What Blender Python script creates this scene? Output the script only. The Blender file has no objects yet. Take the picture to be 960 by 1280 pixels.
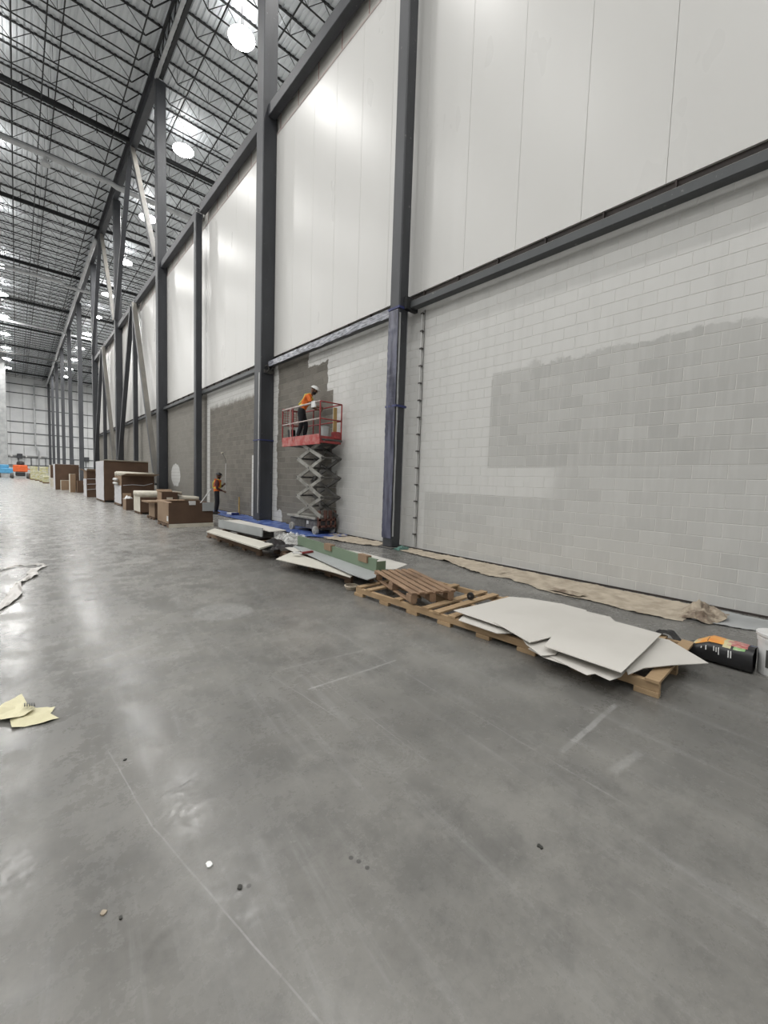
import bpy, bmesh, math, random
from mathutils import Vector, Matrix, noise
random.seed(7)
S = bpy.context.scene
C = S.collection
PI = math.pi

# ------------------------------------------------------------ camera, light, exposure
cam = bpy.data.cameras.new('camera')
cam.sensor_fit = 'VERTICAL'; cam.sensor_height = 36.0; cam.sensor_width = 27.0
cam.lens = 515.016 / 1280 * 36.0
cam.clip_end = 600; cam.clip_start = 0.05
cobj = bpy.data.objects.new('camera', cam); C.objects.link(cobj)
Rr = Vector((0.74737167, -0.66359992, 0.03272245))
Rf = Vector((0.66399398, 0.74426687, -0.07196399))
Ru = Vector((0.02340106, 0.07551136, 0.99687031))
cobj.matrix_world = Matrix(((Rr.x, Ru.x, -Rf.x, 0), (Rr.y, Ru.y, -Rf.y, 0), (Rr.z, Ru.z, -Rf.z, 1.6136), (0, 0, 0, 1)))
S.camera = cobj
S.view_settings.view_transform = 'Standard'
S.view_settings.look = 'None'
S.view_settings.gamma = 1.0
S.view_settings.use_curve_mapping = False
S.view_settings.exposure = 0.0
S.cycles.use_denoising = True
S.cycles.max_bounces = 6
S.cycles.diffuse_bounces = 4
S.cycles.glossy_bounces = 3
S.cycles.sample_clamp_indirect = 4.0
w = bpy.data.worlds.new('world'); S.world = w; w.use_nodes = True
w.node_tree.nodes['Background'].inputs[0].default_value = (0.8, 0.85, 0.9, 1)
w.node_tree.nodes['Background'].inputs[1].default_value = 0.05

LAMP_W = 620.0
LAMP_Z = 25.1
lamp_data = bpy.data.lights.new('high_bay_lamp', 'AREA')
lamp_data.shape = 'DISK'; lamp_data.size = 1.2; lamp_data.energy = LAMP_W
lamp_data.color = (1.0, 0.985, 0.96)
up_data = lamp_data.copy(); up_data.size = 0.3; up_data.energy = LAMP_W * 0.085
ROW_SEEN = [23.4, 33.8, 44.6, 55.3, 66.9, 77.3, 88.0, 98.9, 109.8, 120.4, 130.6]
for xr in (9.55, -1.0, -11.4, -21.8, -32.2, 19.8, 29.0):
    for yr in [2.1, 12.8, -8.6] + ROW_SEEN:
        lo = bpy.data.objects.new('high_bay_lamp', lamp_data)
        lo.location = (xr, yr, LAMP_Z - 0.16); C.objects.link(lo)
        uo = bpy.data.objects.new('deck_fill_lamp', up_data)      # added lamp, not part of the fixture, to brighten the dark deck
        uo.location = (xr, yr, LAMP_Z + 0.36); uo.rotation_euler = (PI, 0, 0); C.objects.link(uo)

# ------------------------------------------------------------ helpers
class MB:
    def __init__(self): self.v = []; self.f = []
    def add(self, vs, fs):
        n = len(self.v); self.v += [tuple(p) for p in vs]
        self.f += [tuple(i + n for i in f) for f in fs]
        return self
    def box(self, x0, x1, y0, y1, z0, z1):
        vs = [(x, y, z) for x in (x0, x1) for y in (y0, y1) for z in (z0, z1)]
        return self.add(vs, [(0, 1, 3, 2), (4, 6, 7, 5), (0, 4, 5, 1), (2, 3, 7, 6), (0, 2, 6, 4), (1, 5, 7, 3)])
    def cbox(self, x0, x1, y0, y1, z0, z1, b):      # box with chamfered edges
        vs = []; idx = {}
        for i, x in enumerate((x0, x1)):
            for j, y in enumerate((y0, y1)):
                for k, z in enumerate((z0, z1)):
                    sx, sy, sz = (1 - 2 * i), (1 - 2 * j), (1 - 2 * k)
                    for a, p in enumerate(((x, y + sy * b, z + sz * b), (x + sx * b, y, z + sz * b), (x + sx * b, y + sy * b, z))):
                        idx[i, j, k, a] = len(vs); vs.append(p)
        fs = []
        def q(l): fs.append(tuple(idx[t] for t in l))
        for i in (0, 1): q([(i, 0, 0, 0), (i, 0, 1, 0), (i, 1, 1, 0), (i, 1, 0, 0)][::1 if i == 0 else -1])
        for j in (0, 1): q([(0, j, 0, 1), (1, j, 0, 1), (1, j, 1, 1), (0, j, 1, 1)][::1 if j == 0 else -1])
        for k in (0, 1): q([(0, 0, k, 2), (0, 1, k, 2), (1, 1, k, 2), (1, 0, k, 2)][::1 if k == 0 else -1])
        for j in (0, 1):
            for k in (0, 1): q([(0, j, k, 1), (0, j, k, 2), (1, j, k, 2), (1, j, k, 1)])
        for i in (0, 1):
            for k in (0, 1): q([(i, 0, k, 0), (i, 0, k, 2), (i, 1, k, 2), (i, 1, k, 0)])
        for i in (0, 1):
            for j in (0, 1): q([(i, j, 0, 0), (i, j, 0, 1), (i, j, 1, 1), (i, j, 1, 0)])
        for i in (0, 1):
            for j in (0, 1):
                for k in (0, 1): q([(i, j, k, 0), (i, j, k, 1), (i, j, k, 2)])
        return self.add(vs, fs)
    def bar(self, p0, p1, wd, ht, up=(0, 0, 1)):     # rectangular bar between points
        p0 = Vector(p0); p1 = Vector(p1); d = (p1 - p0).normalized(); u = Vector(up)
        if abs(d.dot(u)) > 0.98: u = Vector((1, 0, 0))
        s = d.cross(u).normalized(); t = s.cross(d).normalized()
        vs = []
        for p in (p0, p1):
            for a, b in ((-1, -1), (1, -1), (1, 1), (-1, 1)): vs.append(p + s * a * wd / 2 + t * b * ht / 2)
        return self.add(vs, [(0, 1, 2, 3), (7, 6, 5, 4), (0, 4, 5, 1), (1, 5, 6, 2), (2, 6, 7, 3), (3, 7, 4, 0)])
    def tube(self, pts, r, n=8, caps=True):
        pts = [Vector(p) for p in pts]; m = len(pts); vs = []; fs = []
        ref = Vector((0.31, 0.17, 0.93)).normalized()
        for i, p in enumerate(pts):
            d = (pts[min(i + 1, m - 1)] - pts[max(i - 1, 0)]).normalized()
            rf = ref if abs(d.dot(ref)) < 0.95 else Vector((1, 0, 0))
            s = d.cross(rf).normalized(); t = s.cross(d)
            rr = r[i] if isinstance(r, (list, tuple)) else r
            for k in range(n):
                a = 2 * PI * k / n; vs.append(p + s * math.cos(a) * rr + t * math.sin(a) * rr)
        for i in range(m - 1):
            for k in range(n):
                k2 = (k + 1) % n; fs.append((i * n + k, i * n + k2, (i + 1) * n + k2, (i + 1) * n + k))
        if caps: fs.append(tuple(range(n))[::-1]); fs.append(tuple((m - 1) * n + k for k in range(n)))
        return self.add(vs, fs)
    def lathe(self, prof, n=20, c=(0, 0, 0), axis='z'):
        vs = []; fs = []; m = len(prof)
        for r, h in prof:
            for k in range(n):
                a = 2 * PI * k / n; x, y = r * math.cos(a), r * math.sin(a)
                p = (x, y, h) if axis == 'z' else ((h, x, y) if axis == 'x' else (x, h, y))
                vs.append((p[0] + c[0], p[1] + c[1], p[2] + c[2]))
        for i in range(m - 1):
            for k in range(n):
                k2 = (k + 1) % n; fs.append((i * n + k, i * n + k2, (i + 1) * n + k2, (i + 1) * n + k))
        fs.append(tuple(range(n))[::-1]); fs.append(tuple((m - 1) * n + k for k in range(n)))
        return self.add(vs, fs)
    def prism(self, poly, z0, z1):
        n = len(poly); zz = z0 if callable(z0) else (lambda x, y: z0); t = z1 - (0 if callable(z0) else z0)
        vs = [(x, y, zz(x, y)) for x, y in poly] + [(x, y, zz(x, y) + t) for x, y in poly]
        fs = [tuple(range(n))[::-1], tuple(range(n, 2 * n))] + [(i, (i + 1) % n, n + (i + 1) % n, n + i) for i in range(n)]
        return self.add(vs, fs)
    def grid(self, fn, nu, nv):
        vs = [fn(i / nu, j / nv) for i in range(nu + 1) for j in range(nv + 1)]
        fs = [(i * (nv + 1) + j, (i + 1) * (nv + 1) + j, (i + 1) * (nv + 1) + j + 1, i * (nv + 1) + j + 1) for i in range(nu) for j in range(nv)]
        return self.add(vs, fs)
    def mesh(self, name, mat, smooth=False):
        me = bpy.data.meshes.new(name); me.from_pydata(self.v, [], self.f); me.update()
        bm = bmesh.new(); bm.from_mesh(me); bmesh.ops.recalc_face_normals(bm, faces=bm.faces); bm.to_mesh(me); bm.free()
        if mat: me.materials.append(mat)
        if smooth: me.polygons.foreach_set('use_smooth', [True] * len(me.polygons))
        return me
    def build(self, name, mat, parent=None, smooth=False, local=False, label=None, mods=()):
        """links the shape as one object; world coordinates unless local, kept under its parent"""
        if parent is not None and not local:
            inv = wm(parent).inverted(); self.v = [tuple(inv @ Vector(p)) for p in self.v]
        o = bpy.data.objects.new(name, self.mesh(name, mat, smooth)); C.objects.link(o)
        if parent is not None: o.parent = parent
        if label: o['label'] = label
        return o

def wm(o):
    m = Matrix.LocRotScale(o.location, o.rotation_euler, None)
    return wm(o.parent) @ m if o.parent else m
def tag(o, label, cat, group=None, kind=None):
    o['label'] = label; o['category'] = cat
    if group: o['group'] = group
    if kind: o['kind'] = kind
    return o
def thing(name, label, cat, loc=(0, 0, 0), rz=0, group=None):
    o = bpy.data.objects.new(name, None); C.objects.link(o); o.empty_display_size = 0.1
    o.location = loc; o.rotation_euler = (0, 0, rz)
    return tag(o, label, cat, group)
def struct(o): o['kind'] = 'structure'; return o
def stuff(o): o['kind'] = 'stuff'; return o
def inst(name, me, parent, loc=(0, 0, 0), rot=(0, 0, 0)):
    o = bpy.data.objects.new(name, me); C.objects.link(o); o.parent = parent; o.location = loc; o.rotation_euler = rot
    return o
def dup(root, loc, rz, label=None):
    r = root.copy(); C.objects.link(r); r.location = loc; r.rotation_euler = (0, 0, rz)
    if label: r['label'] = label
    for ch in list(root.children):
        c = ch.copy(); C.objects.link(c); c.parent = r
        for g in ch.children:
            d = g.copy(); C.objects.link(d); d.parent = c
    return r
def nz(x, y, z=0.0): return noise.noise(Vector((x, y, z)))

# ------------------------------------------------------------ materials
class NT:
    def __init__(self, name):
        self.m = bpy.data.materials.new(name); self.m.use_nodes = True
        self.t = self.m.node_tree; self.n = self.t.nodes; self.b = self.n['Principled BSDF']
    def node(self, typ, **kw):
        n = self.n.new(typ)
        for k, v in kw.items():
            if isinstance(k, str) and hasattr(n, k): setattr(n, k, v)
        return n
    def link(self, a, b): self.t.links.new(a, b)
    def val(self, sock, v):
        if hasattr(v, 'node'): self.link(v, sock)
        else: sock.default_value = v
    def math(self, op, a, b=0.0, c=0.0, clamp=False):
        n = self.node('ShaderNodeMath', operation=op, use_clamp=clamp)
        self.val(n.inputs[0], a); self.val(n.inputs[1], b); self.val(n.inputs[2], c)
        return n.outputs[0]
    def mix(self, f, a, b):
        n = self.n.new('ShaderNodeMix'); n.data_type = 'RGBA'
        self.val(n.inputs[0], f)
        for s, v in ((n.inputs[6], a), (n.inputs[7], b)):
            if hasattr(v, 'node'): self.link(v, s)
            else: s.default_value = (v[0], v[1], v[2], 1)
        return n.outputs[2]
    def noise(self, scale, vec=None, detail=3, rough=0.55):
        n = self.n.new('ShaderNodeTexNoise'); n.inputs['Scale'].default_value = scale
        n.inputs['Detail'].default_value = detail; n.inputs['Roughness'].default_value = rough
        if vec is not None: self.link(vec, n.inputs['Vector'])
        return n.outputs['Fac']
    def ramp(self, f, a, b):        # smooth 0..1 between a and b
        n = self.n.new('ShaderNodeMapRange'); n.interpolation_type = 'SMOOTHSTEP'
        self.val(n.inputs[0], f); n.inputs[1].default_value = a; n.inputs[2].default_value = b
        return n.outputs[0]
    def pos(self): return self.n.new('ShaderNodeNewGeometry').outputs['Position']
    def obj(self): return self.n.new('ShaderNodeTexCoord').outputs['Object']
    def sep(self, v):
        n = self.n.new('ShaderNodeSeparateXYZ'); self.link(v, n.inputs[0]); return n.outputs
    def comb(self, x, y, z):
        n = self.n.new('ShaderNodeCombineXYZ')
        for s, v in zip(n.inputs, (x, y, z)): self.val(s, v)
        return n.outputs[0]
    def scale(self, v, s):
        n = self.n.new('ShaderNodeVectorMath'); n.operation = 'MULTIPLY'; self.link(v, n.inputs[0]); n.inputs[1].default_value = s
        return n.outputs[0]
    def bump(self, h, strength=0.2, dist=0.01):
        n = self.n.new('ShaderNodeBump'); n.inputs['Strength'].default_value = strength; n.inputs['Distance'].default_value = dist
        self.link(h, n.inputs['Height']); self.link(n.outputs[0], self.b.inputs['Normal'])
    def set(self, col=None, rough=None, metal=None, **kw):
        if col is not None:
            if hasattr(col, 'node'): self.link(col, self.b.inputs['Base Color'])
            else: self.b.inputs['Base Color'].default_value = (*col, 1)
        if rough is not None: self.val(self.b.inputs['Roughness'], rough)
        if metal is not None: self.b.inputs['Metallic'].default_value = metal
        for k, v in kw.items(): self.b.inputs[k].default_value = v
        return self.m

def simple(name, c0, c1=None, scale=6, rough=0.6, metal=0.0, stretch=(1, 1, 1), bump=0.0, world=False, **kw):
    n = NT(name); v = n.scale(n.pos() if world else n.obj(), stretch)
    f = n.noise(scale, v, 4)
    f2 = n.ramp(f, 0.32, 0.68)
    if bump: n.bump(f, bump, 0.01)
    return n.set(n.mix(f2, c0, c1 or tuple(x * 0.8 for x in c0)), rough, metal, **kw)

def make_floor():
    n = NT('polished_concrete'); p = n.pos(); x, y, z = n.sep(p)
    big = n.ramp(n.noise(0.45, p, 4, 0.6), 0.35, 0.68)
    mid = n.ramp(n.noise(1.5, p, 7, 0.72), 0.40, 0.66)
    fine = n.noise(38, p, 5, 0.7)
    rot = n.node('ShaderNodeVectorRotate'); rot.rotation_type = 'Z_AXIS'; rot.inputs['Angle'].default_value = 0.1
    n.link(p, rot.inputs[0])
    st = n.ramp(n.noise(1.0, n.scale(rot.outputs[0], (9, 0.55, 1)), 5, 0.7), 0.50, 0.72)
    st2 = n.ramp(n.noise(1.0, n.scale(p, (0.9, 8, 1)), 5, 0.7), 0.55, 0.75)
    col = n.mix(big, (0.212, 0.206, 0.191), (0.138, 0.134, 0.125))
    col = n.mix(n.math('MULTIPLY', mid, 0.75), col, (0.118, 0.116, 0.110))
    col = n.mix(n.math('MULTIPLY', st, 0.35), col, (0.30, 0.298, 0.29))
    col = n.mix(n.math('MULTIPLY', st2, 0.15), col, (0.13, 0.13, 0.128))
    col = n.mix(n.math('MULTIPLY', n.ramp(fine, 0.42, 0.75), 0.30), col, (0.12, 0.12, 0.117))
    # brightness of the far hall is put into the floor colour
    far_bright = n.ramp(n.math('ADD', y, n.math('MULTIPLY', n.noise(.5, p, 3), 8.0)), 9.0, 26.0)
    col = n.mix(n.math('MULTIPLY', far_bright, .75), col, (0.37, 0.365, 0.35))
    wob = n.math('MULTIPLY', n.math('SUBTRACT', n.noise(2.5, p, 2), 0.5), 0.05)
    brk = n.ramp(n.noise(6, p, 3), 0.35, 0.6)
    def seg(x0, y0, x1, y1, wd, amt, colr, cur):
        L = math.hypot(x1 - x0, y1 - y0); ux, uy = (x1 - x0) / L, (y1 - y0) / L
        dx = n.math('SUBTRACT', x, x0); dy = n.math('SUBTRACT', y, y0)
        t = n.math('ADD', n.math('MULTIPLY', dx, ux), n.math('MULTIPLY', dy, uy))
        s = n.math('ABSOLUTE', n.math('ADD', n.math('SUBTRACT', n.math('MULTIPLY', dx, -uy), n.math('MULTIPLY', dy, -ux)), n.math('MULTIPLY', wob, 0.4)))
        a = n.math('MULTIPLY', n.ramp(s, wd, wd * 0.4), n.math('MULTIPLY', n.ramp(t, -0.01, 0.02), n.ramp(t, L + 0.01, L - 0.02)))
        a = n.math('MULTIPLY', n.math('MULTIPLY', a, amt), n.math('ADD', n.math('MULTIPLY', brk, 0.6), 0.4))
        return n.mix(a, cur, colr)
    W = (0.36, 0.358, 0.35)
    for s_ in ((1.64, 2.65, 2.55, 2.62, .013, .8), (1.6, 3.09, 2.45, 2.97, .012, .6), (.27, 4.10, 1.01, 4.37, .02, .45), (.29, 4.03, 1.06, 3.87, .02, .4),
               (2.45, 1.05, 3.34, 1.04, .025, .55), (2.51, .78, 2.84, .73, .035, .3), (.36, 2.75, .43, 2.0, .0045, .5), (.43, 2.0, .64, .93, .0045, .5),
               (1.35, 4.9, 1.6, 2.2, .006, .4), (1.9, 5.6, 1.75, 1.5, .006, .35), (2.6, 4.6, 2.3, .6, .007, .35)):
        col = seg(*s_[:5], s_[5], W, col)
    D = (0.055, 0.054, 0.052)
    def spot(cx, cy, r, amt, colr, cur, r0=0.6):
        dx = n.math('SUBTRACT', x, cx); dy = n.math('SUBTRACT', y, cy)
        d = n.math('SQRT', n.math('ADD', n.math('MULTIPLY', dx, dx), n.math('MULTIPLY', dy, dy)))
        d = n.math('ADD', d, n.math('MULTIPLY', wob, r * 6))
        return n.mix(n.math('MULTIPLY', n.ramp(d, r, r * r0), amt), cur, colr)
    for cx, cy in ((1.06, 1.22), (1.05, 1.265), (1.035, 1.30), (1.03, 2.91), (1.06, 2.84), (1.04, 3.58), (.65, 1.46), (1.0, 3.66)):
        col = spot(cx, cy, .012, .8, D, col)
    col = spot(1.82, 4.9, .36, .35, W, col, 0.85)
    # tyre scuff ring
    dx = n.math('SUBTRACT', x, 1.62); dy = n.math('SUBTRACT', y, 1.72)
    d = n.math('SQRT', n.math('ADD', n.math('MULTIPLY', dx, dx), n.math('MULTIPLY', dy, dy)))
    ring = n.math('MULTIPLY', n.ramp(n.math('SINE', n.math('MULTIPLY', d, 260)), 0.55, 1.0), n.math('MULTIPLY', n.ramp(d, .05, .12), n.ramp(d, .24, .17)))
    col = n.mix(n.math('MULTIPLY', ring, .18), col, W)
    swirl = n.ramp(n.noise(14.0, n.comb(n.math('ADD', x, n.math('MULTIPLY', n.noise(2.2, p, 3), .35)), n.math('ADD', y, n.math('MULTIPLY', n.noise(3.1, p, 3), .35)), 0.0), 8, 0.82), 0.46, 0.70)
    col = n.mix(n.math('MULTIPLY', n.math('MULTIPLY', swirl, n.math('ADD', mid, .3)), 0.5), col, (0.095, 0.093, 0.088))
    rough = n.math('ADD', n.math('MULTIPLY', n.ramp(n.noise(2.6, p, 6, .75), .38, .62), 0.15), n.math('ADD', n.math('MULTIPLY', n.ramp(n.noise(30, p, 4, .7), .4, .6), 0.06), 0.165))
    n.bump(n.noise(90, p, 4, 0.7), 0.03, 0.002)
    return n.set(col, rough, 0.0, **{'Specular IOR Level': 0.30})

WOFF_Z, WOFF_Y = 0.180, 2.138     # first course top, a head joint
def make_block():
    n = NT('painted_concrete_block'); p = n.pos(); x, y, z = n.sep(p)
    jit = n.math('MULTIPLY', n.math('SUBTRACT', n.noise(1.6, p, 5, 0.65), 0.5), 0.55)
    jit2 = n.math('MULTIPLY', n.math('SUBTRACT', n.noise(2.3, n.scale(p, (1, 1, 1.3)), 5, 0.65), 0.5), 0.5)
    yy = n.math('ADD', y, jit); zz = n.math('ADD', z, jit2)
    # a colour of its own for every block
    row = n.math('FLOOR', n.math('DIVIDE', n.math('SUBTRACT', z, WOFF_Z - 0.2032 + 0.0005), 0.2032))
    par = n.math('MULTIPLY', n.math('ABSOLUTE', n.math('MODULO', row, 2.0)), 0.2032)
    colm = n.math('FLOOR', n.math('DIVIDE', n.math('SUBTRACT', n.math('ADD', y, 40.64), n.math('ADD', par, WOFF_Y)), 0.4064))
    wn = n.node('ShaderNodeTexWhiteNoise'); wn.noise_dimensions = '2D'
    n.link(n.comb(row, colm, 0.0), wn.inputs['Vector']); rnd = wn.outputs['Value']
    def rect(y0, y1, z0, z1, e=0.05, raw=False):
        a, b = (y, z) if raw else (yy, zz)
        m = n.math('MULTIPLY', n.ramp(a, y0 - e, y0 + e), n.ramp(a, y1 + e, y1 - e))
        return n.math('MULTIPLY', m, n.math('MULTIPLY', n.ramp(b, z0 - e, z0 + e), n.ramp(b, z1 + e, z1 - e)))
    def union(l):
        r = l[0]
        for q in l[1:]: r = n.math('MAXIMUM', r, q)
        return r
    fine = n.noise(60, p, 4, 0.7)
    streak = n.noise(1.0, n.scale(p, (1, 7, 0.7)), 4, 0.6)
    # bare block
    bare = n.mix(rnd, (0.20, 0.185, 0.16), (0.15, 0.139, 0.12))
    bare = n.mix(n.math('MULTIPLY', n.ramp(fine, .4, .75), .35), bare, (0.10, 0.094, 0.083))
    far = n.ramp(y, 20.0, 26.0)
    bare = n.mix(n.math('MULTIPLY', far, .5), bare, (0.30, 0.29, 0.265))  # far bays paler: their brighter light is put into the block colour
    # thin first coat, through which the single blocks still show, and full coat
    thin = n.mix(rnd, (0.475, 0.473, 0.455), (0.40, 0.398, 0.382))
    thin = n.mix(n.math('MULTIPLY', n.ramp(streak, .45, .7), .65), thin, (0.52, 0.518, 0.50))
    full = n.mix(n.math('MULTIPLY', n.ramp(streak, .4, .75), .5), (0.63, 0.628, 0.61), (0.56, 0.558, 0.54))
    full = n.mix(n.math('MULTIPLY', rnd, .12), full, (0.52, 0.518, 0.50))
    tm = union([rect(-5, 5.02, 1.98, 3.78, .02, True), rect(3.9, 5.0, 3.5, 3.90, .02, True), rect(-5, 4.2, 3.4, 3.93, .03), n.math('MULTIPLY', rect(2.3, 6.75, .05, 1.42, .02, True), .75), n.math('MULTIPLY', rect(-5, 3.6, -.2, 2.1, .25), .75),
                n.math('MULTIPLY', rect(7.6, 9.9, 3.3, 4.9, .25), .55), n.math('MULTIPLY', rect(8.2, 10.6, -.2, 2.4, .4), .5)])
    paint = n.mix(n.math('MULTIPLY', tm, n.math('ADD', n.math('MULTIPLY', n.ramp(streak, .3, .6), .3), .7)), full, thin)
    bm = union([rect(10.72, 14.66, -1, 4.40, .02, True), rect(11.05, 14.66, 4.0, 5.32, .02), rect(12.15, 14.66, 5.0, 6.2, .02), rect(10.45, 11.2, -1, 1.9, .06),
                rect(14.63, 22.0, -1, 5.02, .16), rect(21.98, 60, -1, 7, .01, True)])
    dot_y = n.math('DIVIDE', n.math('SUBTRACT', yy, 27.62), 0.98); dot_z = n.math('DIVIDE', n.math('SUBTRACT', zz, 1.62), 0.70)
    blob = n.ramp(n.math('ADD', n.math('MULTIPLY', dot_y, dot_y), n.math('MULTIPLY', dot_z, dot_z)), 1.1, 0.9)
    cut = union([rect(14.30, 14.8, -1, 6, .02), rect(13.85, 14.8, -1, .42, .03), rect(16.25, 16.55, -1, 2.55, .02, True), rect(21.55, 21.98, -1, 5.9, .03, True), blob])
    bm = n.math('MULTIPLY', bm, n.math('SUBTRACT', 1.0, cut))
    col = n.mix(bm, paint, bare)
    n.bump(fine, 0.18, 0.004)
    return n.set(col, n.math('ADD', n.math('MULTIPLY', bm, .25), .62))
def make_mortar():
    n = NT('block_mortar'); p = n.pos(); x, y, z = n.sep(p)
    f = n.noise(9, p, 4)
    c = n.mix(f, (0.70, 0.695, 0.675), (0.60, 0.595, 0.575))
    b = n.mix(f, (0.33, 0.32, 0.29), (0.25, 0.24, 0.215))
    return n.set(n.mix(n.ramp(y, 10.4, 10.9), c, b), 0.85)

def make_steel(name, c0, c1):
    """painted steel; overhead light, with some dust, put into a pale tone on upward faces"""
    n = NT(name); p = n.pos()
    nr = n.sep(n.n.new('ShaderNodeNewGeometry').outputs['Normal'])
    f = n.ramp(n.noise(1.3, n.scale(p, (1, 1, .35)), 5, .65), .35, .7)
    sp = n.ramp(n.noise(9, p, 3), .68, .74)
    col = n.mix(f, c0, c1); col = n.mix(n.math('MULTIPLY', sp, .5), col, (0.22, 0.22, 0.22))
    d = n.math('MULTIPLY', n.ramp(nr[2], .08, .35), n.math('ADD', n.math('MULTIPLY', f, .3), .6))  # upward faces get the overhead light in their colour
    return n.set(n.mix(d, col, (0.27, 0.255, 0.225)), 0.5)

def make_panel():
    n = NT('glossy_white_liner_panel'); p = n.pos()
    r = n.noise(1.0, n.scale(p, (1, 26, .08)), 2)
    big = n.noise(.6, n.scale(p, (1, 1.4, .5)), 3)
    n.bump(n.math('ADD', n.math('MULTIPLY', r, .5), n.math('MULTIPLY', big, 1.2)), 0.08, 0.02)
    return n.set(n.mix(big, (0.66, 0.655, 0.637), (0.645, 0.64, 0.622)), n.math('ADD', n.math('MULTIPLY', big, .10), .24), 0.0, **{'Specular IOR Level': 0.22})

def make_wood(name, c0, c1, c2):
    n = NT(name); v = n.obj()
    g = n.noise(3.0, n.scale(v, (14, 1.2, 14)), 5, .65)
    oi = n.n.new('ShaderNodeObjectInfo').outputs['Random']
    k = n.noise(2.0, v, 3)
    col = n.mix(n.ramp(g, .3, .7), c0, c1); col = n.mix(n.math('MULTIPLY', n.ramp(k, .5, .75), .7), col, c2)
    col = n.mix(n.math('MULTIPLY', oi, .35), col, c2)
    n.bump(g, .3, .003)
    return n.set(col, .8)

def make_film(name, col, alpha, rough=.15):
    n = NT(name); v = n.pos()
    f = n.ramp(n.noise(9, v, 5, .7), .35, .65)
    n.val(n.b.inputs['Alpha'], n.math('ADD', n.math('MULTIPLY', f, alpha[1] - alpha[0]), alpha[0]))
    n.bump(n.noise(14, v, 4), .6, .02)
    return n.set(col, rough)

M = {}
M['floor'] = make_floor(); M['block'] = make_block(); M['mortar'] = make_mortar(); M['panel'] = make_panel()
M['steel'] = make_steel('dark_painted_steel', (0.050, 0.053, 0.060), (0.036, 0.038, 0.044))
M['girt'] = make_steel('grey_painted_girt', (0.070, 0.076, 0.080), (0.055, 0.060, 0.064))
M['joist'] = simple('black_joist_paint', (0.018, 0.019, 0.021), (0.028, 0.029, 0.031), 2, .6)
M['deck'] = simple('galvanised_deck', (0.80, 0.835, 0.87), (0.66, 0.69, 0.72), .8, .42, .0, (1, .15, 1), world=True)
M['duct'] = simple('pale_galvanised_pipe', (0.50, 0.51, 0.52), (0.40, 0.41, 0.42), 2, .4, .2)
M['rear'] = simple('beige_rear_panel', (0.62, 0.61, 0.575), (0.57, 0.56, 0.53), 1, .6)
M['red_seam'] = simple('red_sealant', (0.46, 0.22, 0.20), None, 5, .6)
M['pink_tape'] = simple('pale_pink_edge_trim', (0.58, 0.47, 0.45), (0.60, 0.54, 0.52), 3, .6)
M['seam'] = simple('grey_seam', (0.50, 0.50, 0.48), None, 3, .7)
M['brown'] = simple('dark_brown_base_channel', (0.045, 0.034, 0.030), (0.030, 0.025, 0.023), 4, .7)
M['farpanel'] = simple('far_white_panel', (0.66, 0.67, 0.67), (0.58, 0.59, 0.60), .4, .5, world=True)
M['concrete'] = simple('grey_concrete', (0.40, 0.41, 0.41), (0.30, 0.31, 0.31), 1.2, .7, world=True)
M['shell'] = simple('warehouse_shell', (0.55, 0.555, 0.55), (0.48, 0.485, 0.48), .4, .7, world=True)
M['skid_wood'] = make_wood('fresh_pine', (0.46, 0.33, 0.195), (0.37, 0.25, 0.14), (0.25, 0.16, 0.085))
M['old_wood'] = make_wood('weathered_pallet_wood', (0.37, 0.245, 0.155), (0.27, 0.17, 0.105), (0.13, 0.08, 0.05))
M['end_wood'] = make_wood('dark_pallet_wood', (0.20, 0.13, 0.08), (0.15, 0.095, 0.06), (0.09, 0.055, 0.035))
M['sheet'] = simple('off_white_sheet', (0.62, 0.60, 0.56), (0.575, 0.555, 0.515), 1.4, .6)
M['sheet_edge'] = simple('cream_sheet', (0.62, 0.60, 0.53), (0.56, 0.54, 0.48), 1.4, .6)
M['greysheet'] = simple('grey_faced_board', (0.38, 0.40, 0.40), (0.33, 0.345, 0.345), 1.5, .6)
M['green'] = simple('sage_green_trim', (0.175, 0.235, 0.16), (0.145, 0.20, 0.135), 1.2, .45)
M['cardboard'] = simple('shaded_brown_cardboard', (0.115, 0.067, 0.041), (0.085, 0.049, 0.030), 1.5, .8)  # shade on carton fronts turned from the lamps, put into the colour
M['cardboard_lit'] = simple('lit_tan_cardboard', (0.29, 0.20, 0.128), (0.24, 0.16, 0.10), 1.5, .8)  # lighter copy for carton sides facing the lamps, also plain tan card
M['paper'] = simple('tan_masking_paper', (0.50, 0.435, 0.345), (0.36, 0.305, 0.235), 5, .8, bump=.3)
M['brownpaper'] = simple('dirty_brown_paper', (0.42, 0.36, 0.28), (0.15, 0.11, 0.08), 7, .85)
M['white'] = simple('white_plastic', (0.72, 0.72, 0.71), (0.62, 0.62, 0.61), 5, .35)
M['wrap'] = simple('white_stretch_wrap', (0.72, 0.71, 0.73), (0.58, 0.57, 0.60), 7, .3, bump=.6)
M['roll'] = simple('cream_roll', (0.66, 0.62, 0.53), (0.56, 0.52, 0.43), 4, .6)
M['film'] = make_film('clear_plastic_film', (0.80, 0.81, 0.79), (.18, .6))
M['ghost'] = make_film('clear_plastic_sheet', (0.74, 0.73, 0.70), (.08, .42))
M['ribbon'] = simple('crumpled_pale_plastic', (0.50, 0.48, 0.45), (0.42, 0.40, 0.38), 8, .35)
M['bluefilm'] = simple('bluish_masking_film', (0.13, 0.135, 0.19), (0.030, 0.031, 0.055), 7, .25, stretch=(1, 1, .15), bump=.6)
M['greyfilm'] = simple('grey_masking_film', (0.36, 0.37, 0.42), (0.12, 0.125, 0.145), 8, .2, stretch=(1, .6, 3), bump=.6)
M['bluetape'] = simple('blue_tape', (0.035, 0.045, 0.16), None, 4, .5)
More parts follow.
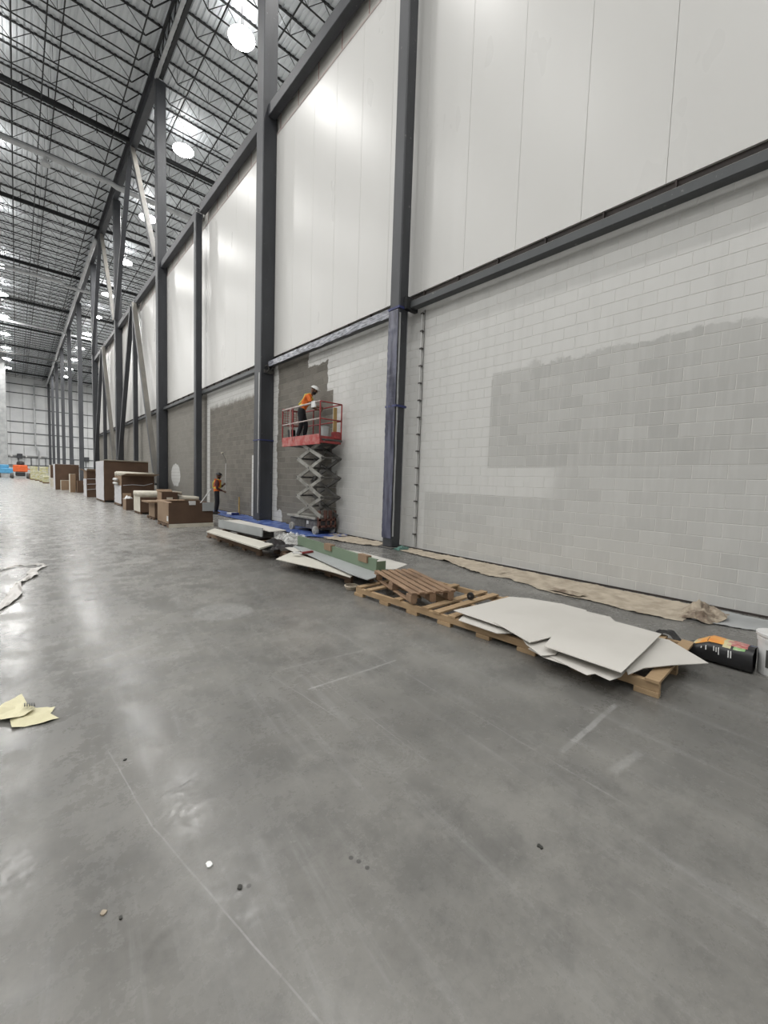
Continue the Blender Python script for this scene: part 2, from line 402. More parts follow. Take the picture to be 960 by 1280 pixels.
M['tarp'] = simple('blue_tarp', (0.13, 0.20, 0.44), (0.028, 0.055, 0.22), 3.5, .35, bump=.3)
M['black'] = simple('black_plastic', (0.012, 0.012, 0.013), (0.02, 0.02, 0.022), 5, .4)
M['dark'] = simple('dark_grey_machine', (0.06, 0.058, 0.055), (0.11, 0.105, 0.098), 9, .6)
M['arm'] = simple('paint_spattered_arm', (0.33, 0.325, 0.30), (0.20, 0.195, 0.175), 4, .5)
M['chassis'] = simple('paint_spattered_chassis', (0.17, 0.165, 0.165), (0.085, 0.082, 0.083), 10, .6)
M['red'] = simple('spattered_red_guard', (0.40, 0.045, 0.04), (0.46, 0.20, 0.18), 6, .5)
M['redrail'] = simple('red_rail', (0.34, 0.045, 0.045), (0.22, 0.035, 0.035), 6, .5)
M['whiterail'] = simple('paint_covered_rail', (0.60, 0.55, 0.53), (0.45, 0.34, 0.32), 8, .5)
M['rust'] = simple('rusty_red_step', (0.16, 0.065, 0.045), (0.085, 0.045, 0.036), 9, .7)
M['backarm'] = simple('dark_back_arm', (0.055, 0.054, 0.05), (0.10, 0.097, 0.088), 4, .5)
M['rubber'] = simple('grey_tyre', (0.42, 0.41, 0.385), (0.20, 0.195, 0.18), 9, .8)
M['orange'] = simple('orange_fabric', (0.85, 0.19, 0.025), (0.70, 0.13, 0.02), 9, .7)
M['yellow'] = simple('reflective_yellow', (0.78, 0.66, 0.12), None, 9, .5)
M['maroon'] = simple('dark_maroon_fabric', (0.10, 0.025, 0.022), (0.06, 0.015, 0.015), 9, .8)
M['navy'] = simple('dark_trousers', (0.009, 0.009, 0.012), (0.016, 0.016, 0.02), 9, .85)
M['skin'] = simple('brown_skin', (0.17, 0.085, 0.052), (0.14, 0.068, 0.04), 9, .55)
M['hair'] = simple('black_hair', (0.012, 0.010, 0.009), None, 20, .7)
M['machine_orange'] = simple('orange_machine_paint', (0.72, 0.14, 0.03), (0.60, 0.10, 0.025), 3, .45)
M['machine_blue'] = simple('blue_machine_paint', (0.10, 0.36, 0.60), (0.07, 0.28, 0.50), 3, .45)
M['yellowbox'] = simple('yellow_wrapped_goods', (0.42, 0.39, 0.17), (0.54, 0.54, 0.45), 2.2, .5)
M['yellowpaper'] = simple('pale_yellow_paper', (0.66, 0.62, 0.42), (0.60, 0.56, 0.37), 4, .7)
M['ink'] = simple('dark_ink', (0.03, 0.03, 0.025), None, 5, .6)
M['bag_orange'] = simple('bag_orange_print', (0.75, 0.27, 0.05), (0.80, 0.42, 0.10), 9, .35)
M['bag_red'] = simple('bag_red_print', (0.40, 0.03, 0.04), (0.62, 0.40, 0.34), 28, .35)
M['bag_green'] = simple('bag_green_print', (0.22, 0.42, 0.16), (0.45, 0.55, 0.35), 14, .35)
M['bag_cream'] = simple('bag_cream_print', (0.66, 0.60, 0.36), None, 14, .35)
M['bag_blue'] = simple('bag_blue_tape', (0.03, 0.05, 0.16), (0.10, 0.10, 0.12), 14, .3)
M['tealplastic'] = simple('teal_plastic_scrap', (0.06, 0.13, 0.11), (0.12, 0.22, 0.19), 14, .3)
M['plank'] = simple('ochre_board', (0.46, 0.32, 0.13), (0.38, 0.26, 0.10), 5, .7)
n_ = NT('lamp_lens'); n_.set((0.9, 0.9, 0.9), .3); n_.b.inputs['Emission Color'].default_value = (1, .985, .96, 1); n_.b.inputs['Emission Strength'].default_value = 60
M['lens'] = n_.m

# ------------------------------------------------------------ setting: floor, shell
XW = 7.32
fl = MB().box(-38, 34, -18, 148, -0.3, 0.0).build('floor', M['floor']); struct(fl)
struct(MB().box(-38.3, -38, -18, 148, 0, 27.5).build('wall_left', M['shell']))
struct(MB().box(34, 34.3, -18, 148, 0, 27.5).build('wall_east', M['shell']))
struct(MB().box(-38, 34, -18.3, -18, 0, 27.5).build('wall_back', M['shell']))

# ceiling: corrugated deck and everything that carries it
mb = MB(); prof = []
x = -14.0
while x < 26.0:
    prof += [(x, 26.66), (x + .16, 26.66), (x + .19, 26.72), (x + .27, 26.72)]; x += .30
vs = []
for yy in (-18, 148): vs += [(a, yy, b) for a, b in prof]
n = len(prof)
mb.add(vs, [(i, i + 1, n + i + 1, n + i) for i in range(n - 1)])
mb.box(-38, -14, -18, 148, 26.70, 26.8).box(25.97, 34, -18, 148, 26.70, 26.8).box(-14, 26, -18, 148, 26.76, 26.86)
ceil_o = mb.build('ceiling', M['deck']); struct(ceil_o)

def joist_mesh(x0, x1):
    c = MB()
    c.box(x0, x1, -.05, .05, 26.565, 26.625)
    c.box(x0 + .9, x1 - .9, -.035, .035, 25.60, 25.64)
    nx = int((x1 - x0) / .3)
    for i in range(nx): c.box(x0 + .05 + i * .3, x0 + .17 + i * .3, -.05, .05, 26.625, 26.66)
    w_ = MB(); npan = int(round((x1 - x0 - 1.8) / 1.8)); st = (x1 - x0 - 1.8) / npan
    w_.bar((x0 + .15, 0, 26.55), (x0 + .9, 0, 25.62), .05, .05); w_.bar((x1 - .15, 0, 26.55), (x1 - .9, 0, 25.62), .05, .05)
    for i in range(npan):
        a = x0 + .9 + i * st
        w_.bar((a, 0, 25.62), (a + st / 2, 0, 26.56), .028, .028); w_.bar((a + st / 2, 0, 26.56), (a + st, 0, 25.62), .028, .028)
        w_.bar((a, 0, 25.62), (a, 0, 26.56), .02, .02)
    return c.mesh('roof_joist', M['joist']), w_.mesh('joist_web', M['joist'])
jl = joist_mesh(-8.0, 6.75); jr = joist_mesh(7.05, 21.8)
for k in range(-9, 64):
    yj = 29.30 + 1.831 * k
    for a, b in (jl, jr):
        o = inst('roof_joist', a, ceil_o, (0, yj, 0)); inst('joist_web', b, o)
for xb, zb in ((-3.9, 25.66), (-1.2, 26.5), (.33, 25.66), (1.75, 25.66), (2.5, 26.5), (5.7, 25.66), (8.62, 25.66), (11.3, 25.66), (14.0, 26.5), (16.6, 25.66)):
    MB().box(xb - .03, xb + .03, 12, 146, zb - .03, zb + .03).build('bridging', M['joist'], ceil_o)
# deep cross beams at every second column line
for k in range(8):
    yb = 36.62 + 14.65 * k
    b = MB(); b.box(-8, 6.7, yb - .08, yb + .08, 25.6, 25.65).box(-8, 6.7, yb - .02, yb + .02, 25.65, 25.9).box(-8, 6.7, yb - .08, yb + .08, 25.88, 25.93)
    for i in range(11): b.box(-7 + i * 1.3, -6.95 + i * 1.3, yb - .03, yb + .03, 25.2 if i % 3 == 0 else 25.6, 26.5)
    b.build('cross_beam', M['joist'], ceil_o)
    MB().box(7.1, 21.8, yb - .07, yb + .07, 25.6, 25.64).box(7.1, 21.8, yb - .02, yb + .02, 25.64, 25.9).build('cross_beam', M['joist'], ceil_o)
# girders along the column line
for k in range(9):
    y0 = 29.4 + 14.65 * k; y1 = min(y0 + 14.65, 147)
    g = MB(); g.box(6.74, 7.12, y0, y1, 25.28, 25.34).box(6.91, 6.95, y0, y1, 25.3, 26.5).box(6.74, 7.12, y0, y1, 26.46, 26.54)
    g.build('roof_girder', M['steel'], ceil_o)
g = MB()
for y0 in (-.0, 14.7):
    g.box(6.66, 6.80, y0, y0 + 14.6, 26.35, 26.5).box(7.0, 7.14, y0, y0 + 14.6, 26.35, 26.5).box(6.94, 7.14, y0, y0 + 14.6, 25.32, 25.42)
    for i in range(12):
        a = y0 + i * 1.217
        for xx in (6.78, 7.08):
            g.bar((xx, a, 25.4), (xx, a + .6, 26.4), .06, .06); g.bar((xx, a + .6, 26.4), (xx, a + 1.2, 25.4), .06, .06)
g.build('roof_girder', M['joist'], ceil_o)
MB().box(6.70, 6.88, 0, 29.4, 25.26, 25.36).build('girder_flange', M['duct'], ceil_o, label='pale bottom flange')

# end wall of panels far away
wf = MB().box(-38, 34, 147.25, 147.6, 0, 27.5).build('wall_far', M['shell']); struct(wf)
zs = [0.0, 3.0, 5.1, 8.5, 11.5, 14.4, 18.0, 21.9, 24.2, 26.6]
xs = [-6.1, -3.5, -.97, 1.62, 4.1, 6.3, 8.6, 10.9, 13.2, 15.6, 18.0]
for i in range(len(xs) - 1):
    for j in range(len(zs) - 1):
        MB().box(xs[i] + .05, xs[i + 1] - .05, 147.05, 147.25, zs[j] + .06, zs[j + 1] - .06).build('panel', M['farpanel'], wf)
for zz in zs[1:-1]:
    MB().box(-6.1, 18, 146.93, 147.05, zz - .11, zz + .11).build('girt', M['girt'], wf)
for xx in (-2.4, .4, 3.0, 6.0, 9.0, 12.2, 15.0):
    MB().box(xx - .1, xx + .1, 146.9, 147.04, 3.0, 5.1).build('post', M['girt'], wf)
for xx in (.7, 15.2):
    MB().box(xx - .55, xx + .55, 146.3, 147.05, 5.7 - .9, 5.7 + .3).build('louvre_box', M['steel'], wf)
MB().box(-6, 6.4, 146.6, 146.9, 5.55, 5.85).build('ledge', M['farpanel'], wf)
for xx in (-.9, 2.0, 4.9): MB().box(xx - .18, xx + .18, 146.3, 146.6, 5.15, 5.75).build('wall_light', M['white'], wf)
tb = MB().box(-9, -1.42, 124, 131, 0, 26.6)
tw = tb.build('wall_stair_tower', M['concrete']); struct(tw)

# ------------------------------------------------------------ block wall with liner panels above
core = MB().box(XW + .004, XW + .19, -18, 59.0, 0, 5.86)
wr = core.build('wall_right', M['mortar']); struct(wr)
H, L_, G = .2032, .4064, .0042
def block_mesh(h, l): return MB().cbox(XW, XW + .012, G, l - G, G, h - G, .0035).mesh('block', M['block'])
bm_full = block_mesh(H, L_); bm_low = block_mesh(.18, L_)
rows = [(0.0, .18)] + [(.18 + H * i, H) for i in range(28)]
far_b = MB(); cnt = 0
cells = []
for r, (z0, hh) in enumerate(rows):
    off = WOFF_Y + (L_ / 2 if (r % 2) == 1 else 0)
    i0 = math.ceil((-1.0 - off) / L_)
    for i in range(i0, i0 + 149): cells.append((off + i * L_, z0, hh))
near = sorted([c for c in cells if c[0] + L_ > .45], key=lambda c: (c[0] + .2) ** 2 + XW ** 2 + (c[1] - 1.6) ** 2 * .6)[:296]
near_s = set(near)
for c in cells:
    if c in near_s: inst('block', bm_full if c[2] == H else bm_low, wr, (0, c[0], c[1]))
    else: far_b.cbox(XW, XW + .012, c[0] + G, c[0] + L_ - G, c[1] + G, c[1] + c[2] - G, .0035)
stuff(far_b.build('block_courses', M['block'], wr))
struct(MB().box(XW - .02, XW + .01, -18, 59, 0, .028).build('baseboard_right', M['brown']))
struct(MB().box(XW + .03, XW + .19, -18, 59, 5.86, 6.19).build('trim_1', M['brown']))
cb = MB()
for i in range(60): cb.box(XW - .03, XW + .04, -1 + i * 1.0, -.98 + i * 1.0, 5.86, 6.16)
stuff(cb.build('clip', M['brown'], bpy.data.objects['trim_1']))
# panels
bk = MB().box(XW + .06, XW + .19, -18, 59, 6.17, 14.06).build('wall_right_upper', M['seam']); struct(bk)
P = 1.245; pm = MB().cbox(XW - .012, XW + .07, .002, P - .002, 6.17, 13.98, .003).mesh('liner_panel', M['panel'])
for i in range(-13, 45): inst('liner_panel', pm, bk, (0, 2.145 + i * P, 0))
struct(MB().box(XW - .02, XW + .08, -18, 59, 13.98, 14.03).build('trim_2', M['pink_tape']))
rw = MB().box(XW + .03, XW + .3, -18, 59, 14.03, 15.3).build('wall_right_top', M['rear']); struct(rw)
for i in range(-4, 48):
    MB().box(XW + .022, XW + .032, 2.0 + i * 1.245, 2.02 + i * 1.245, 14.03, 15.3).build('red_seam', M['red_seam'], rw)

# ------------------------------------------------------------ steel columns, girts, braces
def hss(mb, x0, x1, y0, y1, z0, z1): return mb.cbox(x0, x1, y0, y1, z0, z1, .025)
def column(y, wide, label, ztop, wd=None):
    x0 = 6.78; x1 = x0 + (.53 if wide else .30); dp = .56 if wide else .34
    t = thing('steel_column', label, 'column', (x0 + (x1 - x0) / 2, y + dp / 2, 0), 0)
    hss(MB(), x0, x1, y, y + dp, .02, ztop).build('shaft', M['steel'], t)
    MB().box(x0 - .06, x1 + (0 if x1 > 7.2 else .06), y - .06, y + dp + .06, 0, .025).build('base_plate', M['steel'], t)
    return t
colA = column(7.30, False, 'slim dark column wrapped in taped bluish film beside the big white wall', 14.42)
colB = column(14.65, True, 'wide dark column standing on the blue tarp behind the scissor lift', 25.28)
col4 = column(22.0, False, 'slim dark column behind the worker in a vest', 14.42)
colC = column(29.3, True, 'wide dark column behind the nearest open cardboard crates, white patch on its right', 25.28)
col6 = column(36.62, False, 'slim dark column between two diagonal braces behind the tall shrink-wrapped pallet', 14.42)
colD = column(43.95, True, 'wide dark column rising where two pairs of diagonal braces meet', 25.28)
col8 = column(51.3, False, 'slim dark column in the farthest braced bay of the white wall', 14.42)
colE = column(58.7, True, 'wide dark column at the far end of the white wall', 25.28)
ord_ = ['first', 'second', 'third', 'fourth', 'fifth', 'sixth']
for k in range(6):
    column(73.35 + 14.65 * k, True, ord_[k] + ' free-standing dark column beyond the end of the white wall', 25.28)
# column A: wrap, tape, strapping
g_ = MB().grid(lambda u, v: (6.772 - .02 * abs(nz(u * 5, v * 30)) - .012, 7.305 + .33 * u, .25 + 5.43 * v), 6, 90).build('masking_film', M['bluefilm'], colA, smooth=True, label='bluish film taped on the lower half')
g_ = MB().grid(lambda u, v: (6.785 + .05 * u + .012 * nz(v * 12, 2), 7.29 - .01 * abs(nz(u * 4, v * 26, 3)), .3 + 5.3 * v), 3, 70).build('masking_film', M['duct'], colA, smooth=True)
for zt in (5.70, 3.42): MB().box(6.755, 7.10, 7.27, 7.66, zt, zt + .05).build('tape', M['bluetape'], colA)
MB().box(7.085, 7.13, 7.35, 7.45, .2, 5.75).build('strap', M['duct'], colA)
# conduit with clips at the wall beside column A
ct = thing('wall_conduit', 'thin pale conduit with dark clips right of the wrapped column', 'conduit', (7.28, 7.02, 0))
MB().tube([(7.27, 7.02, .05), (7.27, 7.02, 5.7)], .014, 6).build('pipe', M['white'], ct)
MB().tube([(7.29, 6.95, .05), (7.29, 6.95, 5.7)], .008, 6).build('wire', M['dark'], ct)
for i in range(14): MB().box(7.25, 7.31, 6.985, 7.055, .35 + i * .405, .38 + i * .405).build('clip', M['dark'], ct)
# column B: paint smears, tape, connection hardware
MB().grid(lambda u, v: (6.765, 14.66 + .06 + .05 * u + .02 * nz(v * 9, 1), .3 + 5.2 * v), 1, 40).build('paint_smear', M['white'], colB, label='pale paint drips')
MB().box(6.76, 7.33, 14.62, 15.24, 3.02, 3.06).build('tape', M['bluetape'], colB)
hb = MB()
for a, b in ((6.95, 5.75), (7.1, 5.82), (7.22, 5.95)): hb.tube([(a, 14.64, b), (a + .03, 14.5, b + .02), (a + .1, 14.52, b - .12), (a + .05, 14.6, b - .2)], .025, 6)
hb.box(6.9, 7.28, 14.60, 14.66, 5.5, 5.62)
hb.build('connector', M['dark'], colB)

gi = 3
bays = [(-10.8, -.1), (0, 7.30), (7.64, 14.65), (15.21, 22.0), (22.34, 29.3), (29.86, 36.62), (36.96, 43.95), (44.51, 51.3), (51.64, 58.7)]
for i, (a, b) in enumerate(bays):
    struct(MB().cbox(7.05, 7.24, a, b, 5.745, 5.90, .008).build('trim_%d' % gi, M['girt'])); gi += 1
    struct(MB().cbox(6.95, 7.235, a, b, 14.40, 14.80, .015).build('trim_%d' % gi, M['steel'])); gi += 1
# film hung over the girt of the second bay
fm = MB().grid(lambda u, v: (7.04 - .022 * abs(nz(u * 22, v * 3)) - .006, 7.66 + 6.9 * u, 5.73 + .19 * v - .05 * abs(nz(u * 9, 5)) * (1 - v)), 90, 5).build('masking_film', M['greyfilm'], smooth=True)
tag(fm, 'crinkled grey film taped along the girt between wrapped column and lift', 'plastic film')
fg = MB().box(6.92, 7.3, 7.2, 7.31, 5.70, 5.98).build('girt_bracket', M['joist'], colA)

def brace(p0, p1, label):
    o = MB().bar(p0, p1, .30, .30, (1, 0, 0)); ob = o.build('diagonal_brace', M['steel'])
    return tag(ob, label, 'brace')
xb = 6.93
for ya, yb, yc, nm in ((29.86, 36.78, 43.95, 'nearer'), (44.51, 51.47, 58.7, 'farther')):
    brace((xb - .1, ya + .1, 1.0), (xb - .1, yb - .25, 14.3), 'pale lower brace leaning away on the near side of the %s braced bay' % nm)
    brace((xb - .1, yc - .1, 1.0), (xb - .1, yb + .3, 14.3), 'dark lower brace on the far side of the %s braced bay' % nm)
    brace((xb - .1, ya + .1, 15.1), (xb - .1, yb - .3, 25.2), 'pale upper brace reaching to the roof girder above the %s braced bay, near side' % nm)
    brace((xb - .1, yc - .1, 15.1), (xb - .1, yb + .3, 25.2), 'dark upper brace reaching to the roof girder above the %s braced bay, far side' % nm)

# ------------------------------------------------------------ lamps, pipes
def high_bay(first=[]):
    t = thing('high_bay_light', '', 'lamp', (0, 0, LAMP_Z), 0, 'high bay lamps under the roof')
    MB().lathe([(.10, .32), (.20, .28), (.24, .12), (.68, .02), (.70, -.02), (.68, -.02)], 20).build('housing', M['duct'], t, local=True, smooth=True)
    MB().lathe([(.68, -.02), (.68, -.05), (.58, -.09), (.3, -.12), (.02, -.13)], 20).build('lens', M['lens'], t, local=True, smooth=True)
    MB().tube([(0, 0, .3), (0, 0, 1.6)], .02, 6).build('hanger', M['joist'], t, local=True)
    return t
hb0 = high_bay(); first = True
names = ['nearest', 'second', 'third', 'fourth', 'fifth', 'sixth', 'seventh', 'eighth', 'ninth', 'tenth', 'farthest']
for xr, rn in ((9.55, 'right of the column line'), (-1.0, 'at the left picture edge')):
    k = 0
    for yr in ROW_SEEN:
        if xr < 0 and yr < 60: continue
        lab = '%s glowing round lamp of the roof row %s' % (names[k] if xr > 0 or yr < 130 else 'farthest', rn); k += 1
        if first: hb0.location = (xr, yr, LAMP_Z); hb0['label'] = lab; first = False
        else: dup(hb0, (xr, yr, LAMP_Z), 0, lab)
def pipe(pts, r, label, cat='pipe', m='duct', n=10):
    return tag(MB().tube(pts, r, n).build('ceiling_pipe', M[m], smooth=True), label, cat)
pipe([(-10, 41, 24.75), (6.2, 41, 24.75), (6.6, 41, 24.6), (20, 41, 24.6)], .20, 'pale pipe crossing under the roof, nearest of the cross pipes')
pipe([(-10, 66, 24.75), (4.6, 66, 24.75), (5.2, 66, 24.4), (20, 66, 24.4)], .17, 'pale pipe crossing under the roof, middle of three')
pipe([(-10, 88.6, 24.7), (6.3, 88.6, 24.7), (6.8, 88.6, 24.4), (16, 88.6, 24.4)], .17, 'pale pipe crossing under the roof, farthest of the pale ones')
pipe([(-10, 112, 24.6), (14, 112, 24.6)], .12, 'thin dark pipe crossing under the roof near the end wall', m='girt')
pipe([(6.45, 52, 24.9), (6.48, 58.7, 25.0), (6.6, 146, 25.0), (6.1, 146.3, 24.7), (4.0, 146.3, 24.5), (3.95, 146.3, 24.0), (3.95, 146.3, 8.2), (4.6, 146.3, 6.9), (4.6, 146.3, .0)], .17,
     'long pale pipe running beside the column line and down the far wall')
pipe([(-6, 17.0, 24.6), (21, 17.0, 24.6)], .2, 'pale pipe crossing above the first tall wall panels')
sb = thing('sprinkler_fitting', 'small pale fitting hanging below the nearest cross pipe', 'fitting', (2.1, 41, 24.3))
MB().lathe([(.1, .3), (.12, .1), (.3, -.05), (.32, -.25), (.1, -.3)], 12).build('bell', M['duct'], sb, local=True)
MB().tube([(0, 0, .25), (0, 0, .45)], .04, 6).build('stem', M['duct'], sb, local=True)

# ------------------------------------------------------------ long skid with white sheets
def skid(name, label, loc, rz, wid, ln, boards, mat, h=.14, bw=.10, group=None, stringers=3, bt=.022, blocks=8):
    t = thing(name, label, 'pallet', loc, rz, group)
    sw = .045
    for i in range(stringers):
        xx = sw / 2 + (wid - sw) * i / (stringers - 1)
        so = MB().cbox(xx - sw / 2, xx + sw / 2, 0, ln, .045, h - bt, .003).build('stringer', mat, t, local=True)
        for k in range(blocks):
            yy = (ln - .16) * k / (blocks - 1)
            MB().cbox(xx - sw / 2 - .008, xx + sw / 2 + .008, yy, yy + .16 + .05 * random.random(), 0, .045, .003).build('foot_block', mat, so, local=True)
    for u in boards:
        a = random.uniform(-.012, .012)
        MB().bar((-.01 + a, u + bw / 2, h - bt / 2), (wid + .01 + a, u + bw / 2 + random.uniform(-.015, .015), h - bt / 2), bw, bt).build('deck_board', mat, t, local=True)
    return t
skid('wooden_skid', 'long pale wooden skid under the white sheets and the small pallet', (3.70, .86, 0), math.radians(2.2), 1.26, 3.68,
     (.0, .20, .85, 1.45, 1.95, 2.16, 2.34, 2.8, 3.36, 3.56), M['skid_wood'])
def sheet(name, label, poly, z, t=.004, mat='sheet', cat='board', group=None, sag=0.0, hue=0):
    bm = bmesh.new()
    cx = sum(p[0] for p in poly) / len(poly); cy = sum(p[1] for p in poly) / len(poly)
    vs = [bm.verts.new((x_, y_, 0)) for x_, y_ in poly]; bm.faces.new(vs)
    bmesh.ops.triangulate(bm, faces=bm.faces[:]); 
    bmesh.ops.subdivide_edges(bm, edges=bm.edges[:], cuts=3, use_grid_fill=True)
    R_ = max(math.hypot(p[0] - cx, p[1] - cy) for p in poly)
    for v in bm.verts:
        d = math.hypot(v.co.x - cx, v.co.y - cy) / R_
        v.co.z = z - sag * d * d + .003 * nz(v.co.x * 3, v.co.y * 3, z * 50)
    bmesh.ops.recalc_face_normals(bm, faces=bm.faces[:])
    r = bmesh.ops.extrude_face_region(bm, geom=bm.faces[:])
    for v in [g for g in r['geom'] if isinstance(g, bmesh.types.BMVert)]: v.co.z += t
    bmesh.ops.recalc_face_normals(bm, faces=bm.faces[:])
    me = bpy.data.meshes.new(name); bm.to_mesh(me); bm.free(); me.materials.append(M[mat])
    o = bpy.data.objects.new(name, me); C.objects.link(o)
    return tag(o, label, cat, group)
gs = 'white sheets on the long skid'
sheet('white_sheet', 'lowest white sheet peeking out under the far left sheet', [(3.73, 2.77), (3.95, 2.2), (3.65, 2.12), (3.53, 2.21), (3.53, 2.69)], .150, .006, group=gs)
sheet('white_sheet', 'white sheet sliver at the ragged front edge, middle of the stack', [(3.43, 1.82), (3.75, 1.75), (3.9, 1.45), (3.47, 1.41), (3.37, 1.41), (3.36, 1.62)], .150, group=gs)
sheet('white_sheet', 'white sheet with stepped front corners below the big right sheet', [(3.41, 1.61), (3.9, 1.6), (3.9, 1.1), (3.49, 1.07), (3.35, 1.10), (3.38, 1.22), (3.30, 1.25), (3.34, 1.4)], .158, group=gs)
sheet('white_sheet', 'pointed white sheet sticking out past the right end of the skid', [(4.72, 1.05), (4.36, .68), (4.04, .87), (3.79, 1.0), (3.55, 1.04), (4.1, 1.3), (4.7, 1.25)], .167, .006, group=gs)
sheet('white_sheet', 'white sheet between the left and right big sheets, lower layer', [(3.66, 2.05), (4.4, 2.05), (4.4, 1.68), (3.45, 1.58), (3.32, 1.64), (3.46, 1.86)], .172, .006, group=gs)
sheet('white_sheet', 'largest white sheet at the left end of the stack', [(4.72, 2.80), (4.87, 2.62), (4.98, 2.25), (4.93, 1.94), (3.62, 2.11), (3.64, 2.85)], .184, .007, sag=-.012, group=gs)
sheet('white_sheet', 'white sheet with a pink mark between the two big sheets', [(4.91, 2.22), (4.89, 1.90), (3.82, 1.74), (3.43, 1.81), (3.66, 2.34)], .200, .007, sag=-.010, group=gs)
sh = sheet('white_sheet', 'large white sheet on top at the right of the stack', [(4.81, 1.91), (4.83, 1.63), (4.71, 1.54), (4.70, 1.35), (4.68, 1.11), (3.40, 1.04), (3.42, 1.67), (3.82, 1.77)], .214, .007, sag=-.012, group=gs)

# small weathered pallet lying across the skid
t = thing('small_pallet', 'weathered brown pallet lying across the left end of the long skid', 'pallet', (4.58, 4.44, .145), math.radians(160))
pw, pl = .62, 1.30
for i in range(3):
    xx = .03 + (pw - .1) * i / 2
    so = MB().cbox(xx, xx + .06, 0, pl, 0, .02, .003).build('bottom_board', M['old_wood'], t, local=True)
    for k in range(3):
        yy = (pl - .13) * k / 2
        MB().cbox(xx - .01, xx + .08, yy, yy + .13, .02, .105, .004).build('spacer_block', M['old_wood'], so, local=True)
for k in range(3):
    yy = (pl - .1) * k / 2
    MB().cbox(0, pw, yy, yy + .1, .105, .122, .003).build('cross_board', M['old_wood'], t, local=True)
for i in range(6):
    xx = (pw - .072) * i / 5
    MB().cbox(xx, xx + .072, -.01, pl + .01, .122, .140, .003).build('deck_board', M['old_wood'], t, local=True)
rl = thing('caster', 'small black wheel under the right corner of the weathered pallet', 'wheel', (4.32, 3.12, .142))
MB().lathe([(.035, -.015), (.05, -.012), (.05, .012), (.035, .015)], 14, (0, 0, .05), 'x').build('tyre', M['black'], rl, local=True)
MB().lathe([(.015, -.02), (.02, 0), (.015, .02)], 10, (0, 0, .05), 'x').build('hub', M['dark'], rl, local=True)

# ------------------------------------------------------------ black bag and bucket
bg = thing('printed_bag', 'black plastic bag with orange and red print lying by the skid end', 'bag', (4.93, .70, 0))
def bagf(u, v):           # u along the bag, v around
    y_ = .45 + .60 * u; a = 2 * PI * v
    wd = (.13 + .02 * math.sin(PI * u)) * (1 if u < .7 else 1 - (u - .7) * 1.3); ht = .11 * (1 if u < .55 else 1 - (u - .55) * 1.75)
    ca, sa = math.cos(a), math.sin(a)
    sx = math.copysign(abs(ca) ** .6, ca); sz = math.copysign(abs(sa) ** .6, sa)
    return (4.985 + .045 * u + wd * sx + .008 * nz(u * 9, v * 9), y_ + .01 * nz(v * 8, u), max(.001, ht * (1 + sz) + .008 * nz(u * 7, v * 12, 4)))
MB().grid(bagf, 18, 28).build('bag_skin', M['black'], bg, smooth=True)
def patch(u0, u1, v0, v1, mat, nm='print'):
    def f(u, v):
        p = bagf(u0 + (u1 - u0) * u, v0 + (v1 - v0) * v); c_ = Vector((4.985 + .045 * u, p[1], .10)); d = (Vector(p) - c_); d.y = 0
        return Vector(p) + d.normalized() * .003
    MB().grid(f, 6, 5).build(nm, M[mat], bg, smooth=True)
patch(.36, .72, .15, .36, 'bag_orange'); patch(.08, .32, .13, .34, 'bag_red'); patch(.10, .24, .34, .40, 'bag_green'); patch(.27, .37, .18, .40, 'bag_cream'); patch(.66, .74, .16, .34, 'bag_cream')
patch(.0, .07, .02, .25, 'bag_blue', 'tape')
for k, (u, v0, v1) in enumerate(((.25, .44, .50), (.28, .44, .50), (.40, .43, .50), (.43, .44, .49), (.46, .43, .485), (.56, .44, .49), (.62, .44, .47))): patch(u, u + .014, v0, v1, 'white', 'print')
MB().grid(lambda u, v: (4.98 + .14 * v - .16 * u, 1.0 + .22 * u, .05 + .11 * min(1, u * 2.2) + .015 * math.sin(PI * u) * (.6 + v) + .02 * nz(u * 6, v * 6)), 10, 6).build('open_mouth', M['black'], bg, smooth=True)
bu = thing('plastic_bucket', 'white plastic bucket with a dark label at the right picture edge', 'bucket', (5.062, .305, 0))
MB().lathe([(.128, 0), (.132, .01), (.146, .30), (.152, .30), (.154, .33), (.148, .335), (.15, .355), (.162, .357), (.164, .375), (.156, .378), (.15, .37)], 32).build('pail', M['white'], bu, local=True, smooth=False)
MB().lathe([(.163, .356), (.163, .376), (.15, .381), (.01, .381)], 32).build('lid', M['white'], bu, local=True)
def lab(u, v, r=.0025): 
    a = math.radians(150 + 110 * u); h_ = .08 + .16 * v; rr = .133 + .014 * (h_ / .3) + r
    return (rr * math.cos(a), rr * math.sin(a), h_)
lo = MB().grid(lab, 14, 3).build('label', M['dark'], bu, local=True, label='dark printed label')
for k, (u0, v0, du, dv) in enumerate(((.2, .55, .05, .35), (.2, .85, .2, .06), (.36, .62, .05, .25), (.24, .55, .12, .06), (.5, .3, .3, .07), (.2, .3, .22, .06), (.25, .16, .4, .04))):
    MB().grid(lambda u, v: lab(u0 + du * u, v0 + dv * v, .005), 3, 1).build('print', M['white'], lo, local=True)
MB().tube([(-.16 * math.cos(a), -.16 * math.sin(a) , .30 - .13 * math.sin((a - 0.4) * PI / 2.4) ) for a in [0.4 + 2.4 * i / 12 for i in range(13)]], .003, 6).build('handle', M['dark'], bu, local=True)

